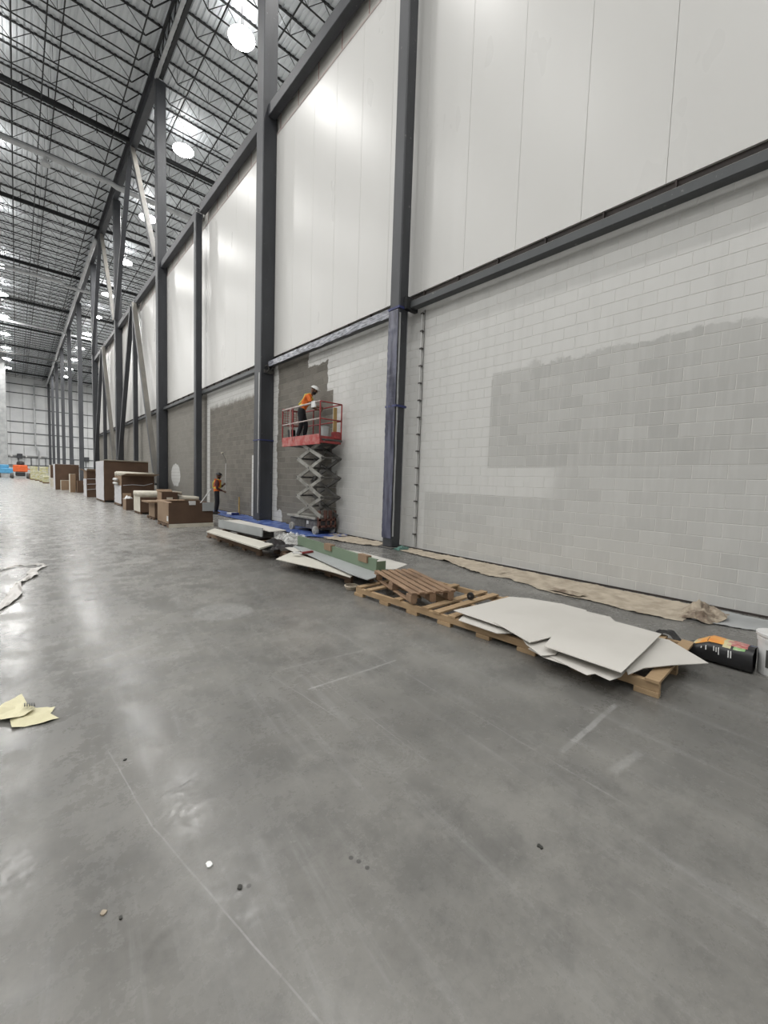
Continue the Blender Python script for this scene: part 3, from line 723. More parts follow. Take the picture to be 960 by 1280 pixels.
# ------------------------------------------------------------ masking paper, scraps by the wall
def lerp_poly(pts, y):
    pts = sorted(pts, key=lambda p: p[1])
    if y <= pts[0][1]: return pts[0][0]
    for (xa, ya), (xb_, yb_) in zip(pts, pts[1:]):
        if y <= yb_: return xa + (xb_ - xa) * (y - ya) / (yb_ - ya)
    return pts[-1][0]
def strip(name, label, cat, y0, y1, inner, outer, mat, amp, base=.004, nu=130, nv=26, fr=4.0, seed=0):
    def f(u, v):
        y_ = y0 + (y1 - y0) * u + .05 * nz(v * 7, seed) * (1 if .05 < u < .95 else .4)
        a = lerp_poly(inner, y_) - .02 + .04 * nz(y_ * 3, 1, seed); b = lerp_poly(outer, y_) + .06 * nz(y_ * 4, 2, seed)
        x_ = a + (b - a) * v
        r = abs(nz(x_ * fr, y_ * fr * .8, seed)) + .7 * abs(nz(x_ * fr * 3.3, y_ * fr * 2.2, seed + 5)) + .5 * abs(nz(x_ * fr * 6, y_ * fr * 4, seed + 2))
        return (x_, y_, base + amp * r)
    return tag(MB().grid(f, nu, nv).build(name, M[mat], smooth=True), label, cat)
inn = [(7.22, .5), (7.22, 9.6)]
out = [(6.2, .9), (6.21, 1.12), (6.05, 1.69), (6.14, 2.33), (6.08, 2.89), (6.36, 3.75), (6.25, 4.33), (6.64, 5.4), (6.68, 6.35), (6.80, 7.2)]
strip('masking_paper', 'tan masking paper strip along the big white wall, nearest the camera', 'paper', 1.25, 4.25, inn, out, 'paper', .026, seed=1)
strip('masking_paper', 'tan masking paper strip along the white wall up to the wrapped column', 'paper', 4.1, 7.2, inn, out, 'paper', .03, .006, seed=2)
strip('masking_paper', 'tan paper strip on the floor between wrapped column and scissor lift', 'paper', 7.75, 10.1, [(7.22, 7), (7.22, 11)], [(6.75, 7.6), (6.45, 8.4), (6.3, 9.2), (6.45, 10.2)], 'paper', .03, .012, seed=3)
strip('paper_scrap', 'flat dirty paper scrap at the foot of the wall, right of the crumpled paper', 'paper', .50, 1.2, [(7.2, .4), (7.2, 1.3)], [(6.62, .45), (6.4, .8), (6.35, 1.2)], 'concrete', .015, .003, 20, 10, seed=4)
def crumple(name, label, cat, c, rx, ry, h, mat, seed, n=14, z0=.01):
    def f(u, v):
        x_, y_ = 2 * u - 1, 2 * v - 1; d = max(0, 1 - (x_ * x_ + y_ * y_) * .75)
        r = .35 + .5 * nz(x_ * 1.3, y_ * 1.3, seed) + .35 * abs(nz(x_ * 3, y_ * 3, seed + 3))
        k = 1 + .35 * nz(x_ * 1.5, y_ * 1.5, seed + 9)
        return (c[0] + rx * x_ * k, c[1] + ry * y_ * k, z0 + h * d * r)
    return tag(MB().grid(f, n, n).build(name, M[mat]), label, cat)
crumple('crumpled_paper', 'crumpled brown paper heap against the white wall', 'paper', (6.68, 1.16), .36, .22, .26, 'brownpaper', 3, 18)
crumple('plastic_scrap', 'teal plastic scrap at the foot of the wrapped column', 'plastic', (6.94, 7.08), .2, .13, .16, 'tealplastic', 8)
crumple('paper_scrap', 'small brown paper scrap lying on the tan paper strip', 'paper', (6.25, 2.75), .10, .25, .05, 'brownpaper', 5, 8, .035)

# ------------------------------------------------------------ second stack: boards and green trim
skid('wooden_skid', 'low wooden skid under the white boards and green trim', (3.86, 5.05, 0), math.radians(-2), .85, 2.5, (0, .6, 1.2, 1.8, 2.38), M['end_wood'], h=.16, blocks=5)
sheet('white_board', 'narrow cream board pointing left at the bottom of the second stack', [(3.40, 6.65), (3.98, 7.14), (3.95, 6.2), (3.84, 5.2), (3.75, 4.87), (3.66, 4.80), (3.64, 5.29)], .185, .012, 'sheet_edge', group='boards of the second stack')
sheet('white_board', 'long pale board lying in front of the green trim', [(4.28, 7.75), (4.36, 7.31), (4.10, 4.72), (3.86, 4.46), (3.67, 4.42), (3.68, 4.82), (4.03, 6.77)], .225, .012, 'greysheet', group='boards of the second stack')
sheet('white_board', 'white board lying behind the green trim', [(4.75, 6.9), (5.0, 6.78), (5.09, 6.22), (5.02, 4.97), (4.57, 4.79), (4.40, 4.9), (4.42, 6.6)], .20, .012, 'sheet', group='boards of the second stack')
gt = thing('green_trim', 'long sage green folded trim standing on edge on the second stack', 'trim panel', (4.23, 6.2, .24))
p0, p1 = Vector((4.40, 7.63, 0)), Vector((4.08, 4.70, 0))
dv = (p1 - p0).normalized(); nv_ = Vector((-dv.y, dv.x, 0))
def gbox(a, b, o0, o1, z0, z1):
    m_ = MB(); vs = []
    for s_ in (a, b):
        for o_ in (o0, o1):
            for z_ in (z0, z1): q = p0 + dv * s_ + nv_ * o_; vs.append((q.x, q.y, z_))
    m_.add(vs, [(0, 1, 3, 2), (4, 6, 7, 5), (0, 4, 5, 1), (2, 3, 7, 6), (0, 2, 6, 4), (1, 5, 7, 3)]); return m_
LL = (p1 - p0).length
gbox(0, LL, -.006, .006, .24, .425).build('face', M['green'], gt)
gbox(LL - .006, LL, 0, .17, .24, .40).build('end_face', M['green'], gt)
gbox(0, LL, 0, .17, .24, .252).build('bottom_flange', M['green'], gt)
gbox(0, LL * .99, .0, .05, .418, .426).build('top_lip', M['green'], gt)
for k, (s_, lb) in enumerate(((1.25, 'left'), (2.45, 'right'))):
    o = gbox(s_, s_ + .26, -.03, .06, .335, .45); tag(o.build('cardboard_protector', M['cardboard_lit']), '%s cardboard protector clipped over the green trim' % lb, 'cardboard')
rdt = thing('hand_tool', 'red handled scraper lying on the pale boards of the second stack', 'tool', (3.93, 6.8, .24))
MB().bar((3.88, 6.62, .262), (4.16, 6.66, .262), .05, .03).build('handle', M['redrail'], rdt)
MB().bar((3.78, 6.72, .26), (3.9, 6.6, .262), .10, .025).build('blade', M['white'], rdt)
cr = thing('rope_coil', 'small tan rope coil on the floor at the end of the second stack', 'rope', (3.70, 4.82, 0))
for k in range(3): MB().tube([(3.70 + (.075 + .012 * k) * math.cos(a * PI / 8), 4.82 + (.075 + .012 * k) * math.sin(a * PI / 8), .015 + k * .022) for a in range(17)], .012, 6).build('loop', M['paper'], cr)

# ------------------------------------------------------------ third stack
skid('wooden_skid', 'dark wooden pallet under the third stack of boards by the carton row', (3.74, 8.0, 0), math.radians(0), .85, 3.2, (0, .7, 1.4, 2.1, 2.8, 3.08), M['end_wood'], h=.20, blocks=5)
sheet('white_board', 'long cream board on the front of the third stack', [(3.45, 10.38), (3.83, 10.9), (3.90, 7.75), (3.46, 7.43)], .245, .03, 'sheet_edge')
gb = MB().bar((3.95, 10.95, .39), (4.12, 8.72, .39), .03, .2); tag(gb.build('grey_panel', M['greysheet']), 'grey panel standing on edge on the third stack', 'board')
sheet('white_board', 'white board lying behind the grey panel of the third stack', [(4.05, 11.2), (4.6, 11.2), (4.62, 8.55), (4.2, 8.5), (4.2, 8.75)], .42, .02, 'sheet')
blk = MB()
for k in range(4): blk.cbox(4.14, 4.55, 9.0, 11.1, .215 + k * .04, .25 + k * .04, .005)
tag(blk.build('panel_stack', M['dark']), 'stacked dark panels inside the third stack', 'boards')
crumple('plastic_sheet', 'black crumpled plastic at the right end of the third stack', 'plastic', (4.10, 7.95), .36, .5, .22, 'black', 11, 14, .205)
cf = crumple('plastic_film', 'clear crinkled plastic film between second and third stack', 'plastic', (4.55, 8.15), .30, .5, .42, 'film', 14, 16, .24)
sheet('white_board', 'pale board between the clear film and the green trim', [(4.15, 8.1), (4.35, 8.1), (4.3, 7.0), (3.95, 7.0)], .215, .008, 'sheet')

# ------------------------------------------------------------ blue tarp
strip('blue_tarp', 'wrinkled blue tarp on the floor along the bare block wall', 'tarp', 9.5, 20.9, [(7.24, 9), (7.24, 21)],
      [(6.50, 9.5), (5.97, 10.2), (6.05, 11.6), (5.96, 12.4), (6.24, 14.2), (6.30, 16.3), (6.32, 17.5), (6.9, 20.9)], 'tarp', .05, .003, 150, 16, 2.2, 21)

# ------------------------------------------------------------ scissor lift
sl = thing('scissor_lift', 'raised scissor lift with red guard rails by the half painted wall', 'lift', (6.86, 11.1, 0))
X0, X1, Y0, Y1 = 6.50, 7.22, 10.22, 11.98
ch = MB().cbox(X0 + .07, X1 - .07, Y0 + .12, Y1 - .08, .14, .44, .02).build('chassis', M['chassis'], sl)
MB().cbox(X0 - .01, X1, Y0 + .1, Y1, .44, .51, .01).build('chassis_deck', M['arm'], ch)
MB().box(X0 + .05, X0 + .065, 10.75, 10.86, .28, .38).build('control_panel', M['white'], ch)
MB().box(X0 + .055, X0 + .069, 10.95, 11.55, .17, .40).build('side_door', M['dark'], ch)
for wy in (10.36, 11.74):
    for wx, s_ in ((X0 + .03, -1), (X1 - .10, 1)):
        wh = MB().lathe([(.07, -.045), (.115, -.045), (.128, -.03), (.128, .03), (.115, .045), (.07, .045)], 22, (wx + .02, wy, .128), 'x').build('wheel', M['rubber'], sl)
        MB().lathe([(.02, -.056), (.06, -.05), (.072, -.03), (.05, .03)], 14, (wx + .02, wy, .128), 'x').build('hub', M['arm'], wh)
lad = MB().box(X0 + .08, X1 - .05, Y0 - .02, Y0 + .02, .22, .28).box(X0 + .08, X1 - .05, Y0 - .02, Y0 + .02, .42, .47)
for xx in (X0 + .08, X0 + .30, X1 - .25, X1 - .09): lad.box(xx, xx + .05, Y0 - .02, Y0 + .10, .2, .72)
lad.build('entry_ladder', M['rust'], sl)
MB().box(X0 + .1, X1 - .08, Y0 + .0, Y0 + .13, .15, .40).build('battery_tray', M['black'], sl)
lev = [.53, 1.10, 1.67, 2.24, 2.76]; ya, yb = 10.05, 11.42
for xs_ in (X0 + .03, X1 - .12):
    for k in range(4):
        for d in (0, 1):
            p = (xs_ + .055 * d, ya if (d == 0) else yb, lev[k] + .02); q = (xs_ + .055 * d, yb if d == 0 else ya, lev[k + 1] + .02)
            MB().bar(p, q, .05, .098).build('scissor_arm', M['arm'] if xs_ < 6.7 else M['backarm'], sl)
for k in range(1, 5):
    for y_ in (ya, yb):
        MB().tube([(X0, y_, lev[k] + .02), (X1 - .02, y_, lev[k] + .02)], .03, 8).build('cross_tube', M['dark'], sl)
for k in range(4):
    MB().tube([(X0, (ya + yb) / 2, (lev[k] + lev[k + 1]) / 2 + .02), (X1 - .02, (ya + yb) / 2, (lev[k] + lev[k + 1]) / 2 + .02)], .035, 8).build('pivot_tube', M['dark'], sl)
MB().tube([(6.85, 10.5, .75), (6.85, 11.1, 1.6)], .055, 10).build('lift_cylinder', M['dark'], sl)
MB().tube([(6.88, 11.0, 1.5), (6.88, 10.5, 2.5)], .045, 10).build('lift_cylinder', M['dark'], sl)
PX0, PX1, PY0, PY1, PZ = 6.44, 7.18, 10.06, 12.26, 2.80
MB().box(PX0, PX1, PY0, PY1, PZ, PZ + .03).build('platform_deck', M['dark'], sl)
MB().cbox(PX0 - .01, PX0 + .03, PY0, PY1, PZ - .16, PZ + .13, .008).build('toe_board', M['red'], sl, label='red side board spattered with pale paint')
MB().cbox(PX1 - .02, PX1 + .01, PY0, PY1, PZ - .10, PZ + .10, .008).build('toe_board', M['redrail'], sl)
MB().cbox(PX0, PX1, PY0 - .01, PY0 + .02, PZ - .12, PZ + .08, .008).build('toe_board', M['redrail'], sl)
MB().cbox(PX0, PX1, PY1 - .02, PY1 + .01, PZ - .12, PZ + .13, .008).build('toe_board', M['redrail'], sl)
MB().box(PX0 + .05, PX1 - .05, PY0 + .1, PY1 - .1, PZ - .14, PZ).build('platform_frame', M['dark'], sl)
ZT, ZM = 3.84, 3.36
def rail(a, b, m='redrail', r=.02): MB().tube([a, b], r, 8).build('rail', M[m], sl, smooth=True)
rail((PX0, PY0, ZT), (PX0, PY1, ZT - .04), 'whiterail', .026); rail((PX0, PY0, ZM), (PX0, PY1, ZM - .03), 'whiterail')
rail((PX1, PY0, ZT), (PX1, PY1, ZT)); rail((PX1, PY0, ZM), (PX1, PY1, ZM))
for y_ in (PY0, PY1): rail((PX0, y_, ZT), (PX1, y_, ZT)); rail((PX0, y_, ZM), (PX1, y_, ZM))
for x_ in (PX0, PX1):
    for y_ in (PY0, PY0 + 1.55, PY1): MB().tube([(x_, y_, PZ), (x_, y_, ZT)], .022, 8).build('post', M['redrail'], sl)
mesh_ = MB()
for i in range(8): mesh_.box(PX0 + .08 + .08 * i, PX0 + .09 + .08 * i, PY1 - .004, PY1 + .004, 3.3, ZT)
for i in range(7): mesh_.box(PX0, PX1, PY1 - .004, PY1 + .004, 3.32 + .08 * i, 3.33 + .08 * i)
mesh_.build('gate_mesh', M['redrail'], sl)
MB().tube([(PX0 - .01, 11.75, ZT), (PX0 - .02, 11.74, 3.4), (PX0 + .02, 11.76, PZ + .1)], .02, 6).build('hose', M['whiterail'], sl)
MB().box(PX0 - .03, PX0 + .02, 10.30, 10.50, 3.70, 3.87).build('rag', M['white'], sl)
MB().cbox(PX1 - .26, PX1 - .06, PY0 - .06, PY0 + .15, PZ + .03, PZ + .23, .01).build('control_box', M['redrail'], sl)
def pail(loc, r, h, mat, label, lidm=None):
    t_ = thing('paint_pail', label, 'bucket', loc)
    MB().lathe([(r * .88, 0), (r, h), (r * 1.05, h), (r * 1.05, h - .03), (r, h - .03)], 20).build('pail', M[mat], t_, local=True, smooth=False)
    MB().lathe([(r * 1.04, h), (r * 1.04, h + .015), (.01, h + .02)], 20).build('lid', M[lidm or mat], t_, local=True)
    return t_
pail((6.72, 10.22, PZ + .03), .12, .34, 'greysheet', 'pale pail with dark lid on the near end of the lift platform', 'dark')
pail((6.64, 11.98, PZ + .03), .15, .33, 'black', 'black pail on the far end of the lift platform')
pail((6.68, 11.60, PZ + .03), .13, .38, 'greysheet', 'grey pail on the lift platform behind the worker')
tag(MB().cbox(6.98, 7.10, 10.17, 10.21, PZ + .03, PZ + .95, .008).build('board', M['plank']), 'ochre board standing upright on the lift platform', 'board')

# ------------------------------------------------------------ people
def skin_mesh(name, chain, mat, parent, sub=2):
    """chain: list of (name, pos, radius, parentname)"""
    bm = bmesh.new(); ly = bm.verts.layers.skin.verify(); d = {}
    for i, (nm, p, r, par) in enumerate(chain):
        v = bm.verts.new(p); rr = r if isinstance(r, tuple) else (r, r); v[ly].radius = rr
        if i == 0: v[ly].use_root = True
        d[nm] = v
        if par: bm.edges.new((d[par], v))
    me = bpy.data.meshes.new(name); bm.to_mesh(me); bm.free(); me.materials.append(M[mat])
    o = bpy.data.objects.new(name, me); C.objects.link(o); o.parent = parent
    sk = o.modifiers.new('skin', 'SKIN'); sk.use_smooth_shade = True
    sb_ = o.modifiers.new('sub', 'SUBSURF'); sb_.levels = sub; sb_.render_levels = sub
    return o
def person(label, loc, rz, J, helmet, vest):
    """J: joint positions in the figure's own frame, facing -Y, figure's right hand at -X"""
    t_ = thing('person', label, 'person', loc, rz)
    V = {k: Vector(v) for k, v in J.items()}
    body = [('pel', V['pel'], (.12, .10), None), ('wst', V['wst'], (.115, .09), 'pel'), ('cst', V['cst'], (.14, .10), 'wst'), ('nb', V['nb'], .06, 'cst'), ('hd', V['hd'] - Vector((0, 0, .05)), .065, 'nb')]
    for s_ in ('l', 'r'):
        body += [('sh' + s_, V['sh' + s_], .055, 'cst'), ('el' + s_, V['el' + s_], .043, 'sh' + s_), ('wr' + s_, V['wr' + s_], .03, 'el' + s_)]
        d_ = (V['wr' + s_] - V['el' + s_]).normalized()
        body += [('pm' + s_, V['wr' + s_] + d_ * .07, (.022, .04), 'wr' + s_)]
        body += [('hp' + s_, V['hp' + s_], .085, 'pel'), ('kn' + s_, V['kn' + s_], .06, 'hp' + s_), ('an' + s_, V['an' + s_], .04, 'kn' + s_), ('to' + s_, V['an' + s_] + Vector((0, -.17, -.05)), .035, 'an' + s_)]
    bo = skin_mesh('body', body, 'skin', t_)
    # head with face
    h_ = V['hd']; f_ = V['look'].normalized(); rt = f_.cross(Vector((0, 0, 1))).normalized(); up = rt.cross(f_)
    hm = MB()
    def hp(u, v):
        th = PI * u; ph = 2 * PI * v
        q = Vector((math.sin(th) * math.cos(ph) * .076, math.sin(th) * math.sin(ph) * .098, math.cos(th) * .118))
        if q.z < 0: q.x *= 1 - .25 * (-q.z / .118) ** 1.5
        return h_ + rt * q.x + f_ * q.y + up * q.z
    hm.grid(hp, 14, 20)
    hd_ = hm.build('head', M['skin'], t_, local=True, smooth=True)
    MB().tube([h_ + f_ * .09 + up * .025, h_ + f_ * .112 - up * .012, h_ + f_ * .118 - up * .028], [.008, .013, .016], 8).build('nose', M['skin'], hd_, local=True, smooth=True)
    for s_ in (-1, 1):
        MB().lathe([(.001, -.012), (.010, -.006), (.011, .004), (.001, .010)], 8, tuple(h_ + f_ * .086 + rt * .03 * s_ + up * .018)).build('eye', M['hair'], hd_, local=True, smooth=True)
        MB().tube([h_ + rt * .074 * s_ + up * .03, h_ + rt * .084 * s_ - f_ * .01, h_ + rt * .074 * s_ - up * .035], [.01, .018, .01], 8).build('ear', M['skin'], hd_, local=True, smooth=True)
    MB().tube([h_ + f_ * .088 + rt * .025 - up * .058, h_ + f_ * .097 - up * .06, h_ + f_ * .088 - rt * .025 - up * .058], .007, 6).build('mouth', M['maroon'], hd_, local=True, smooth=True)
    MB().grid(lambda u, v: h_ + rt * (.079 * math.cos(PI * (u - .0))) + f_ * (.10 * math.sin(PI * u)) + up * (-.04 - .075 * v) - f_ * .02 * v, 10, 4).build('beard', M['hair'], t_, local=True, smooth=True)
    MB().grid(lambda u, v: h_ - f_ * .02 + rt * (.083 * math.sin(PI * u * .95) * math.cos(2 * PI * v)) + f_ * (.096 * math.sin(PI * u * .95) * math.sin(2 * PI * v) - .012) + up * (.06 + .062 * math.cos(PI * u * .5) - .05 * u * u), 8, 16).build('hair', M['hair'], t_, local=True, smooth=True)
    hel = MB()
    def hf(u, v):
        th = PI / 2 * u; ph = 2 * PI * v; q = (math.sin(th) * .125, math.cos(th) * .105)
        return h_ + rt * (q[0] * .86 * math.cos(ph)) + f_ * (q[0] * 1.08 * math.sin(ph)) + up * (.052 + q[1])
    hel.grid(hf, 8, 20)
    ho = hel.build('hard_hat', M[helmet], t_, local=True, smooth=True)
    MB().grid(lambda u, v: h_ + rt * ((.105 + .028 * u) * math.cos(2 * PI * v)) + f_ * ((.13 + (.03 + .045 * max(0, math.sin(2 * PI * v))) * u) * math.sin(2 * PI * v)) + up * (.055 - .012 * u), 2, 24).build('brim', M[helmet], ho, local=True, smooth=True)
    # hands: palm end of the body plus five bent fingers each
    for s_, sg in (('l', 1), ('r', -1)):
        d_ = (V['wr' + s_] - V['el' + s_]).normalized(); side = V.get('side' + s_, Vector((0, 0, 1))); side = (side - d_ * side.dot(d_)).normalized(); cu = V.get('curl' + s_, d_.cross(side)); cu = (cu - d_ * cu.dot(d_)).normalized()
        pm = V['wr' + s_] + d_ * .085
        for k, ln in enumerate((.068, .076, .072, .058)):
            b0 = pm + side * (.032 - .021 * k)
            MB().tube([b0 - d_ * .01, b0 + d_ * ln * .45 + cu * .008, b0 + d_ * ln * .6 + cu * .035, b0 + d_ * ln * .3 + cu * .055], [.011, .010, .009, .007], 7).build('finger', M['skin'], bo, local=True, smooth=True)
        b0 = V['wr' + s_] + d_ * .03 + side * .03
        MB().tube([b0, b0 + d_ * .03 + side * .025 + cu * .01, b0 + d_ * .05 + side * .02 + cu * .04], [.014, .011, .008], 7).build('thumb', M['skin'], bo, local=True, smooth=True)
    # clothes
    tr = [('pel', V['pel'], (.142, .12), None), ('w', V['wst'] * .8 + V['pel'] * .2, (.128, .108), 'pel')]
    for s_ in ('l', 'r'): tr += [('hp' + s_, V['hp' + s_], .105, 'pel'), ('kn' + s_, V['kn' + s_], .078, 'hp' + s_), ('an' + s_, V['an' + s_] + Vector((0, 0, .02)), .062, 'kn' + s_)]
    skin_mesh('trousers', tr, 'navy', t_)
    shm = 'maroon' if vest else 'orange'
    shc = [('cst', V['cst'], (.165, .125), None), ('wst', V['wst'], (.14, .115), 'cst'), ('pl', V['pel'] - Vector((0, 0, .0)), (.150, .128), 'wst'), ('nb', V['nb'] - Vector((0, 0, .03)), .075, 'cst')]
    for s_ in ('l', 'r'):
        shc += [('sh' + s_, V['sh' + s_], .075, 'cst'), ('el' + s_, V['el' + s_] if vest else V['sh' + s_] * .2 + V['el' + s_] * .8, .058, 'sh' + s_)]
        if vest: shc += [('wr' + s_, V['wr' + s_] * .9 + V['el' + s_] * .1, .042, 'el' + s_)]
    skin_mesh('shirt', shc, shm, t_)
    bsc = 1.0
    if vest:
        skin_mesh('vest', [('cst', V['cst'], (.185, .142), None), ('wst', V['wst'], (.165, .14), 'cst'), ('pl', V['pel'] - Vector((0, 0, .06)), (.172, .148), 'wst'), ('nb', V['nb'] - Vector((0, 0, .09)), (.11, .09), 'cst')], 'orange', t_)
        bsc = 1.14
    dn = (V['cst'] - V['wst']).normalized(); q0 = V['wst'] * .55 + V['cst'] * .45
    def belt(c_, a_, b_, hh): return MB().grid(lambda u, v: c_ + Vector((a_ * math.cos(2 * PI * u), b_ * math.sin(2 * PI * u), 0)) + dn * (hh * (v - .5)), 20, 1)
    belt(V['wst'] + dn * .02, .152 * bsc, .128 * bsc, .055).build('reflective_band', M['yellow'], t_, local=True, smooth=True)
    for sx in (-.085, .085):
        MB().tube([V['wst'] + Vector((sx, -.135 * bsc, .02)), V['cst'] + Vector((sx, -.135 * bsc, .02)), V['cst'] + Vector((sx, -.06, .17)), V['cst'] + Vector((sx, .09, .13)), V['cst'] + Vector((sx, .14 * bsc, 0)), V['wst'] + Vector((sx, .135 * bsc, .02))], .018, 6).build('reflective_stripe', M['yellow'], t_, local=True, smooth=True)
    for s_ in ('l', 'r'):
        a_ = V['an' + s_]
        bt_ = MB()
        bt_.grid(lambda u, v: a_ + Vector((.052 * math.cos(2 * PI * v) * (1 - .25 * u), .03 * math.sin(2 * PI * v) - .06 + (.125 * math.sin(2 * PI * v)) * (1 - u * .55) + .07 * u, -.085 + .12 * u + (0 if u > .01 else 0))), 5, 16)
        bt_.build('boot', M['black'], t_, local=True, smooth=True)
    return t_
# worker on the platform, leaning forward over his work
person('person in orange shirt and white hard hat leaning forward on the raised lift', (6.74, 11.40, PZ + .03), math.radians(50), dict(
    pel=(0, .10, .90), wst=(0, .05, 1.06), cst=(0, -.10, 1.27), nb=(0, -.19, 1.43), hd=(0, -.27, 1.545), look=(0, -1, -.45),
    shl=(.18, -.12, 1.34), ell=(.22, -.20, 1.07), wrl=(.14, -.42, .98), shr=(-.18, -.12, 1.34), elr=(-.22, -.22, 1.08), wrr=(-.12, -.44, 1.02),
    hpl=(.09, .10, .86), knl=(.11, -.03, .47), anl=(.13, .04, .085), hpr=(-.09, .12, .86), knr=(-.12, .08, .47), anr=(-.13, .20, .085)), 'white', False)
# worker on the floor with the extension pole
person('person in orange vest and dark hard hat holding an upright roller pole', (6.42, 18.05, 0), math.radians(68), dict(
    pel=(0, .0, .95), wst=(0, .0, 1.12), cst=(0, -.01, 1.34), nb=(0, -.03, 1.51), hd=(0, -.07, 1.645), look=(.1, -1, -.15),
    shl=(.19, -.02, 1.42), ell=(.24, -.10, 1.14), wrl=(.08, -.27, 1.27), shr=(-.19, -.02, 1.42), elr=(-.25, -.02, 1.12), wrr=(-.07, -.26, 1.0),
    hpl=(.09, .0, .90), knl=(.10, -.04, .48), anl=(.11, .02, .085), hpr=(-.09, .0, .90), knr=(-.10, .0, .48), anr=(-.11, .05, .085)), 'black', True)
po = thing('roller_pole', 'tall upright roller pole held by the worker on the tarp', 'tool', (6.76, 17.95, .75))
MB().tube([(6.745, 17.96, .80), (6.755, 17.95, 1.3), (6.76, 17.94, 2.2)], .014, 8).build('pole', M['white'], po)
MB().tube([(6.76, 17.94, 2.2), (6.74, 17.95, 2.4), (6.69, 17.98, 2.5), (6.66, 18.02, 2.6), (6.62, 18.06, 2.64)], .008, 6).build('roller_frame', M['dark'], po)
MB().tube([(6.60, 18.02, 2.64), (6.72, 18.14, 2.66)], .03, 10).build('roller', M['roll'], po)
cdl = thing('paint_tray', 'white paint tray and upright wooden stick on the tarp by the bare wall', 'tray', (6.95, 17.35, .02))
MB().cbox(6.68, 7.05, 17.15, 17.6, .035, .11, .01).build('tray', M['white'], cdl)
MB().cbox(6.70, 7.0, 17.05, 17.15, .035, .13, .01).build('tray_end', M['bluetape'], cdl)
stk = tag(MB().cbox(7.06, 7.11, 17.25, 17.30, .03, .78, .006).build('wooden_stick', M['plank']), 'upright wooden stick beside the paint tray on the tarp', 'stick')

# ------------------------------------------------------------ cartons
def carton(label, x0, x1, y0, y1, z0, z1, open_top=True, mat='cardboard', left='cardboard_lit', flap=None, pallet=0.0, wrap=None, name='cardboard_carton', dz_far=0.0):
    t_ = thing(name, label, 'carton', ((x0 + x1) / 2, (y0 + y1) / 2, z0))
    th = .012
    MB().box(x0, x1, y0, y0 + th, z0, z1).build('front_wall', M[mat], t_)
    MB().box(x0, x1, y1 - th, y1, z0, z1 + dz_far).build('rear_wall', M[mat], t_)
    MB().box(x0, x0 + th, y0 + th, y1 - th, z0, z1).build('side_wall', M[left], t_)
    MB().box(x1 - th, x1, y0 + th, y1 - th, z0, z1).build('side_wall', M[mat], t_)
    MB().box(x0 + th, x1 - th, y0 + th, y1 - th, z0, z0 + th).build('bottom', M[mat], t_)
    if not open_top: MB().box(x0, x1, y0, y1, z1, z1 + th).build('lid', M[left], t_)
    if flap:
        for (p, q, l_, dz) in flap:     # hinge p-q, flap vector l_
            a = Vector(p); b = Vector(q); l_ = Vector(l_)
            MB().add([a, b, b + l_, a + l_, a + Vector((0, 0, .01)), b + Vector((0, 0, .01)), b + l_ + Vector((0, 0, .01)), a + l_ + Vector((0, 0, .01))],
                     [(0, 1, 2, 3), (4, 5, 6, 7), (0, 1, 5, 4), (1, 2, 6, 5), (2, 3, 7, 6), (3, 0, 4, 7)]).build('flap', M[left], t_)
    if wrap:
        xa, ya_, yb_, za, zb = wrap
        MB().grid(lambda u, v: (xa - .012 - .03 * abs(nz(u * 6, v * 5, y0)), ya_ + (yb_ - ya_) * u, za + (zb - za) * v), 14, 14).build('plastic_wrap', M['wrap'], t_, smooth=True, label='white stretch wrap')
    return t_
def base(label, x0, x1, y0, y1, h=.13):
    ln = y1 - y0
    return skid('pallet', label, (x0, y0, 0), 0, x1 - x0, ln, [ln * k / 5 * .93 for k in range(6)], M['end_wood'], h=h, blocks=3)
# 1: nearest low wide carton
base('pallet under the nearest low wide carton', 3.45, 4.76, 13.78, 15.05, .12)
c1 = carton('nearest low wide brown carton with a pale base strip', 3.44, 4.77, 13.74, 15.08, .125, .76,
            flap=[((3.44, 13.74, .76), (3.44, 15.08, .76), (.10, 0, .02), 0), ((3.44, 15.08, .76), (4.3, 15.08, .76), (0, .12, .03), 0)])
MB().box(3.44, 4.78, 13.715, 13.738, .0, .115).build('base_strip', M['roll'], c1, label='pale paper strip along the bottom')
MB().box(4.43, 4.785, 13.70, 13.738, .50, .775).build('grey_card', M['greysheet'], c1, label='grey card over the corner')
MB().box(4.03, 4.22, 13.715, 13.78, .70, .82).build('paper_sheet', M['white'], c1)
MB().box(3.431, 3.439, 13.77, 13.92, .2, .36).build('label_sticker', M['white'], c1)
tag(MB().tube([(4.25, 14.3, .30), (4.86, 14.2, 1.2)], .016, 8).build('pole', M['white']), 'thin white pole leaning out of the nearest carton', 'pole')
# 2: stepped carton
base('pallet under the second carton with the table-like lid', 3.62, 4.10, 16.4, 17.4, .09)
carton('second brown carton with a wide flat lid', 3.66, 4.12, 16.42, 17.3, .092, .60, False)
sheet('cardboard_sheet', 'flat cardboard sheet lying over the second carton', [(3.42, 16.3), (4.35, 16.3), (4.45, 17.3), (3.42, 17.3)], .615, .05, 'cardboard_lit', 'cardboard')
c3 = carton('small brown carton with a pale label on top of the flat cardboard', 3.92, 4.45, 16.55, 17.2, .67, .98, True, flap=[((3.92, 17.2, .98), (4.45, 17.2, .98), (0, .2, .08), 0), ((4.45, 16.55, .98), (4.45, 17.2, .98), (.16, 0, -.06), 0)])
MB().box(4.08, 4.28, 16.535, 16.549, .72, .80).build('label_sticker', M['roll'], c3)
carton('low brown carton behind the flat cardboard by the leaning pole', 4.50, 5.3, 16.6, 17.6, .0, .66, False)
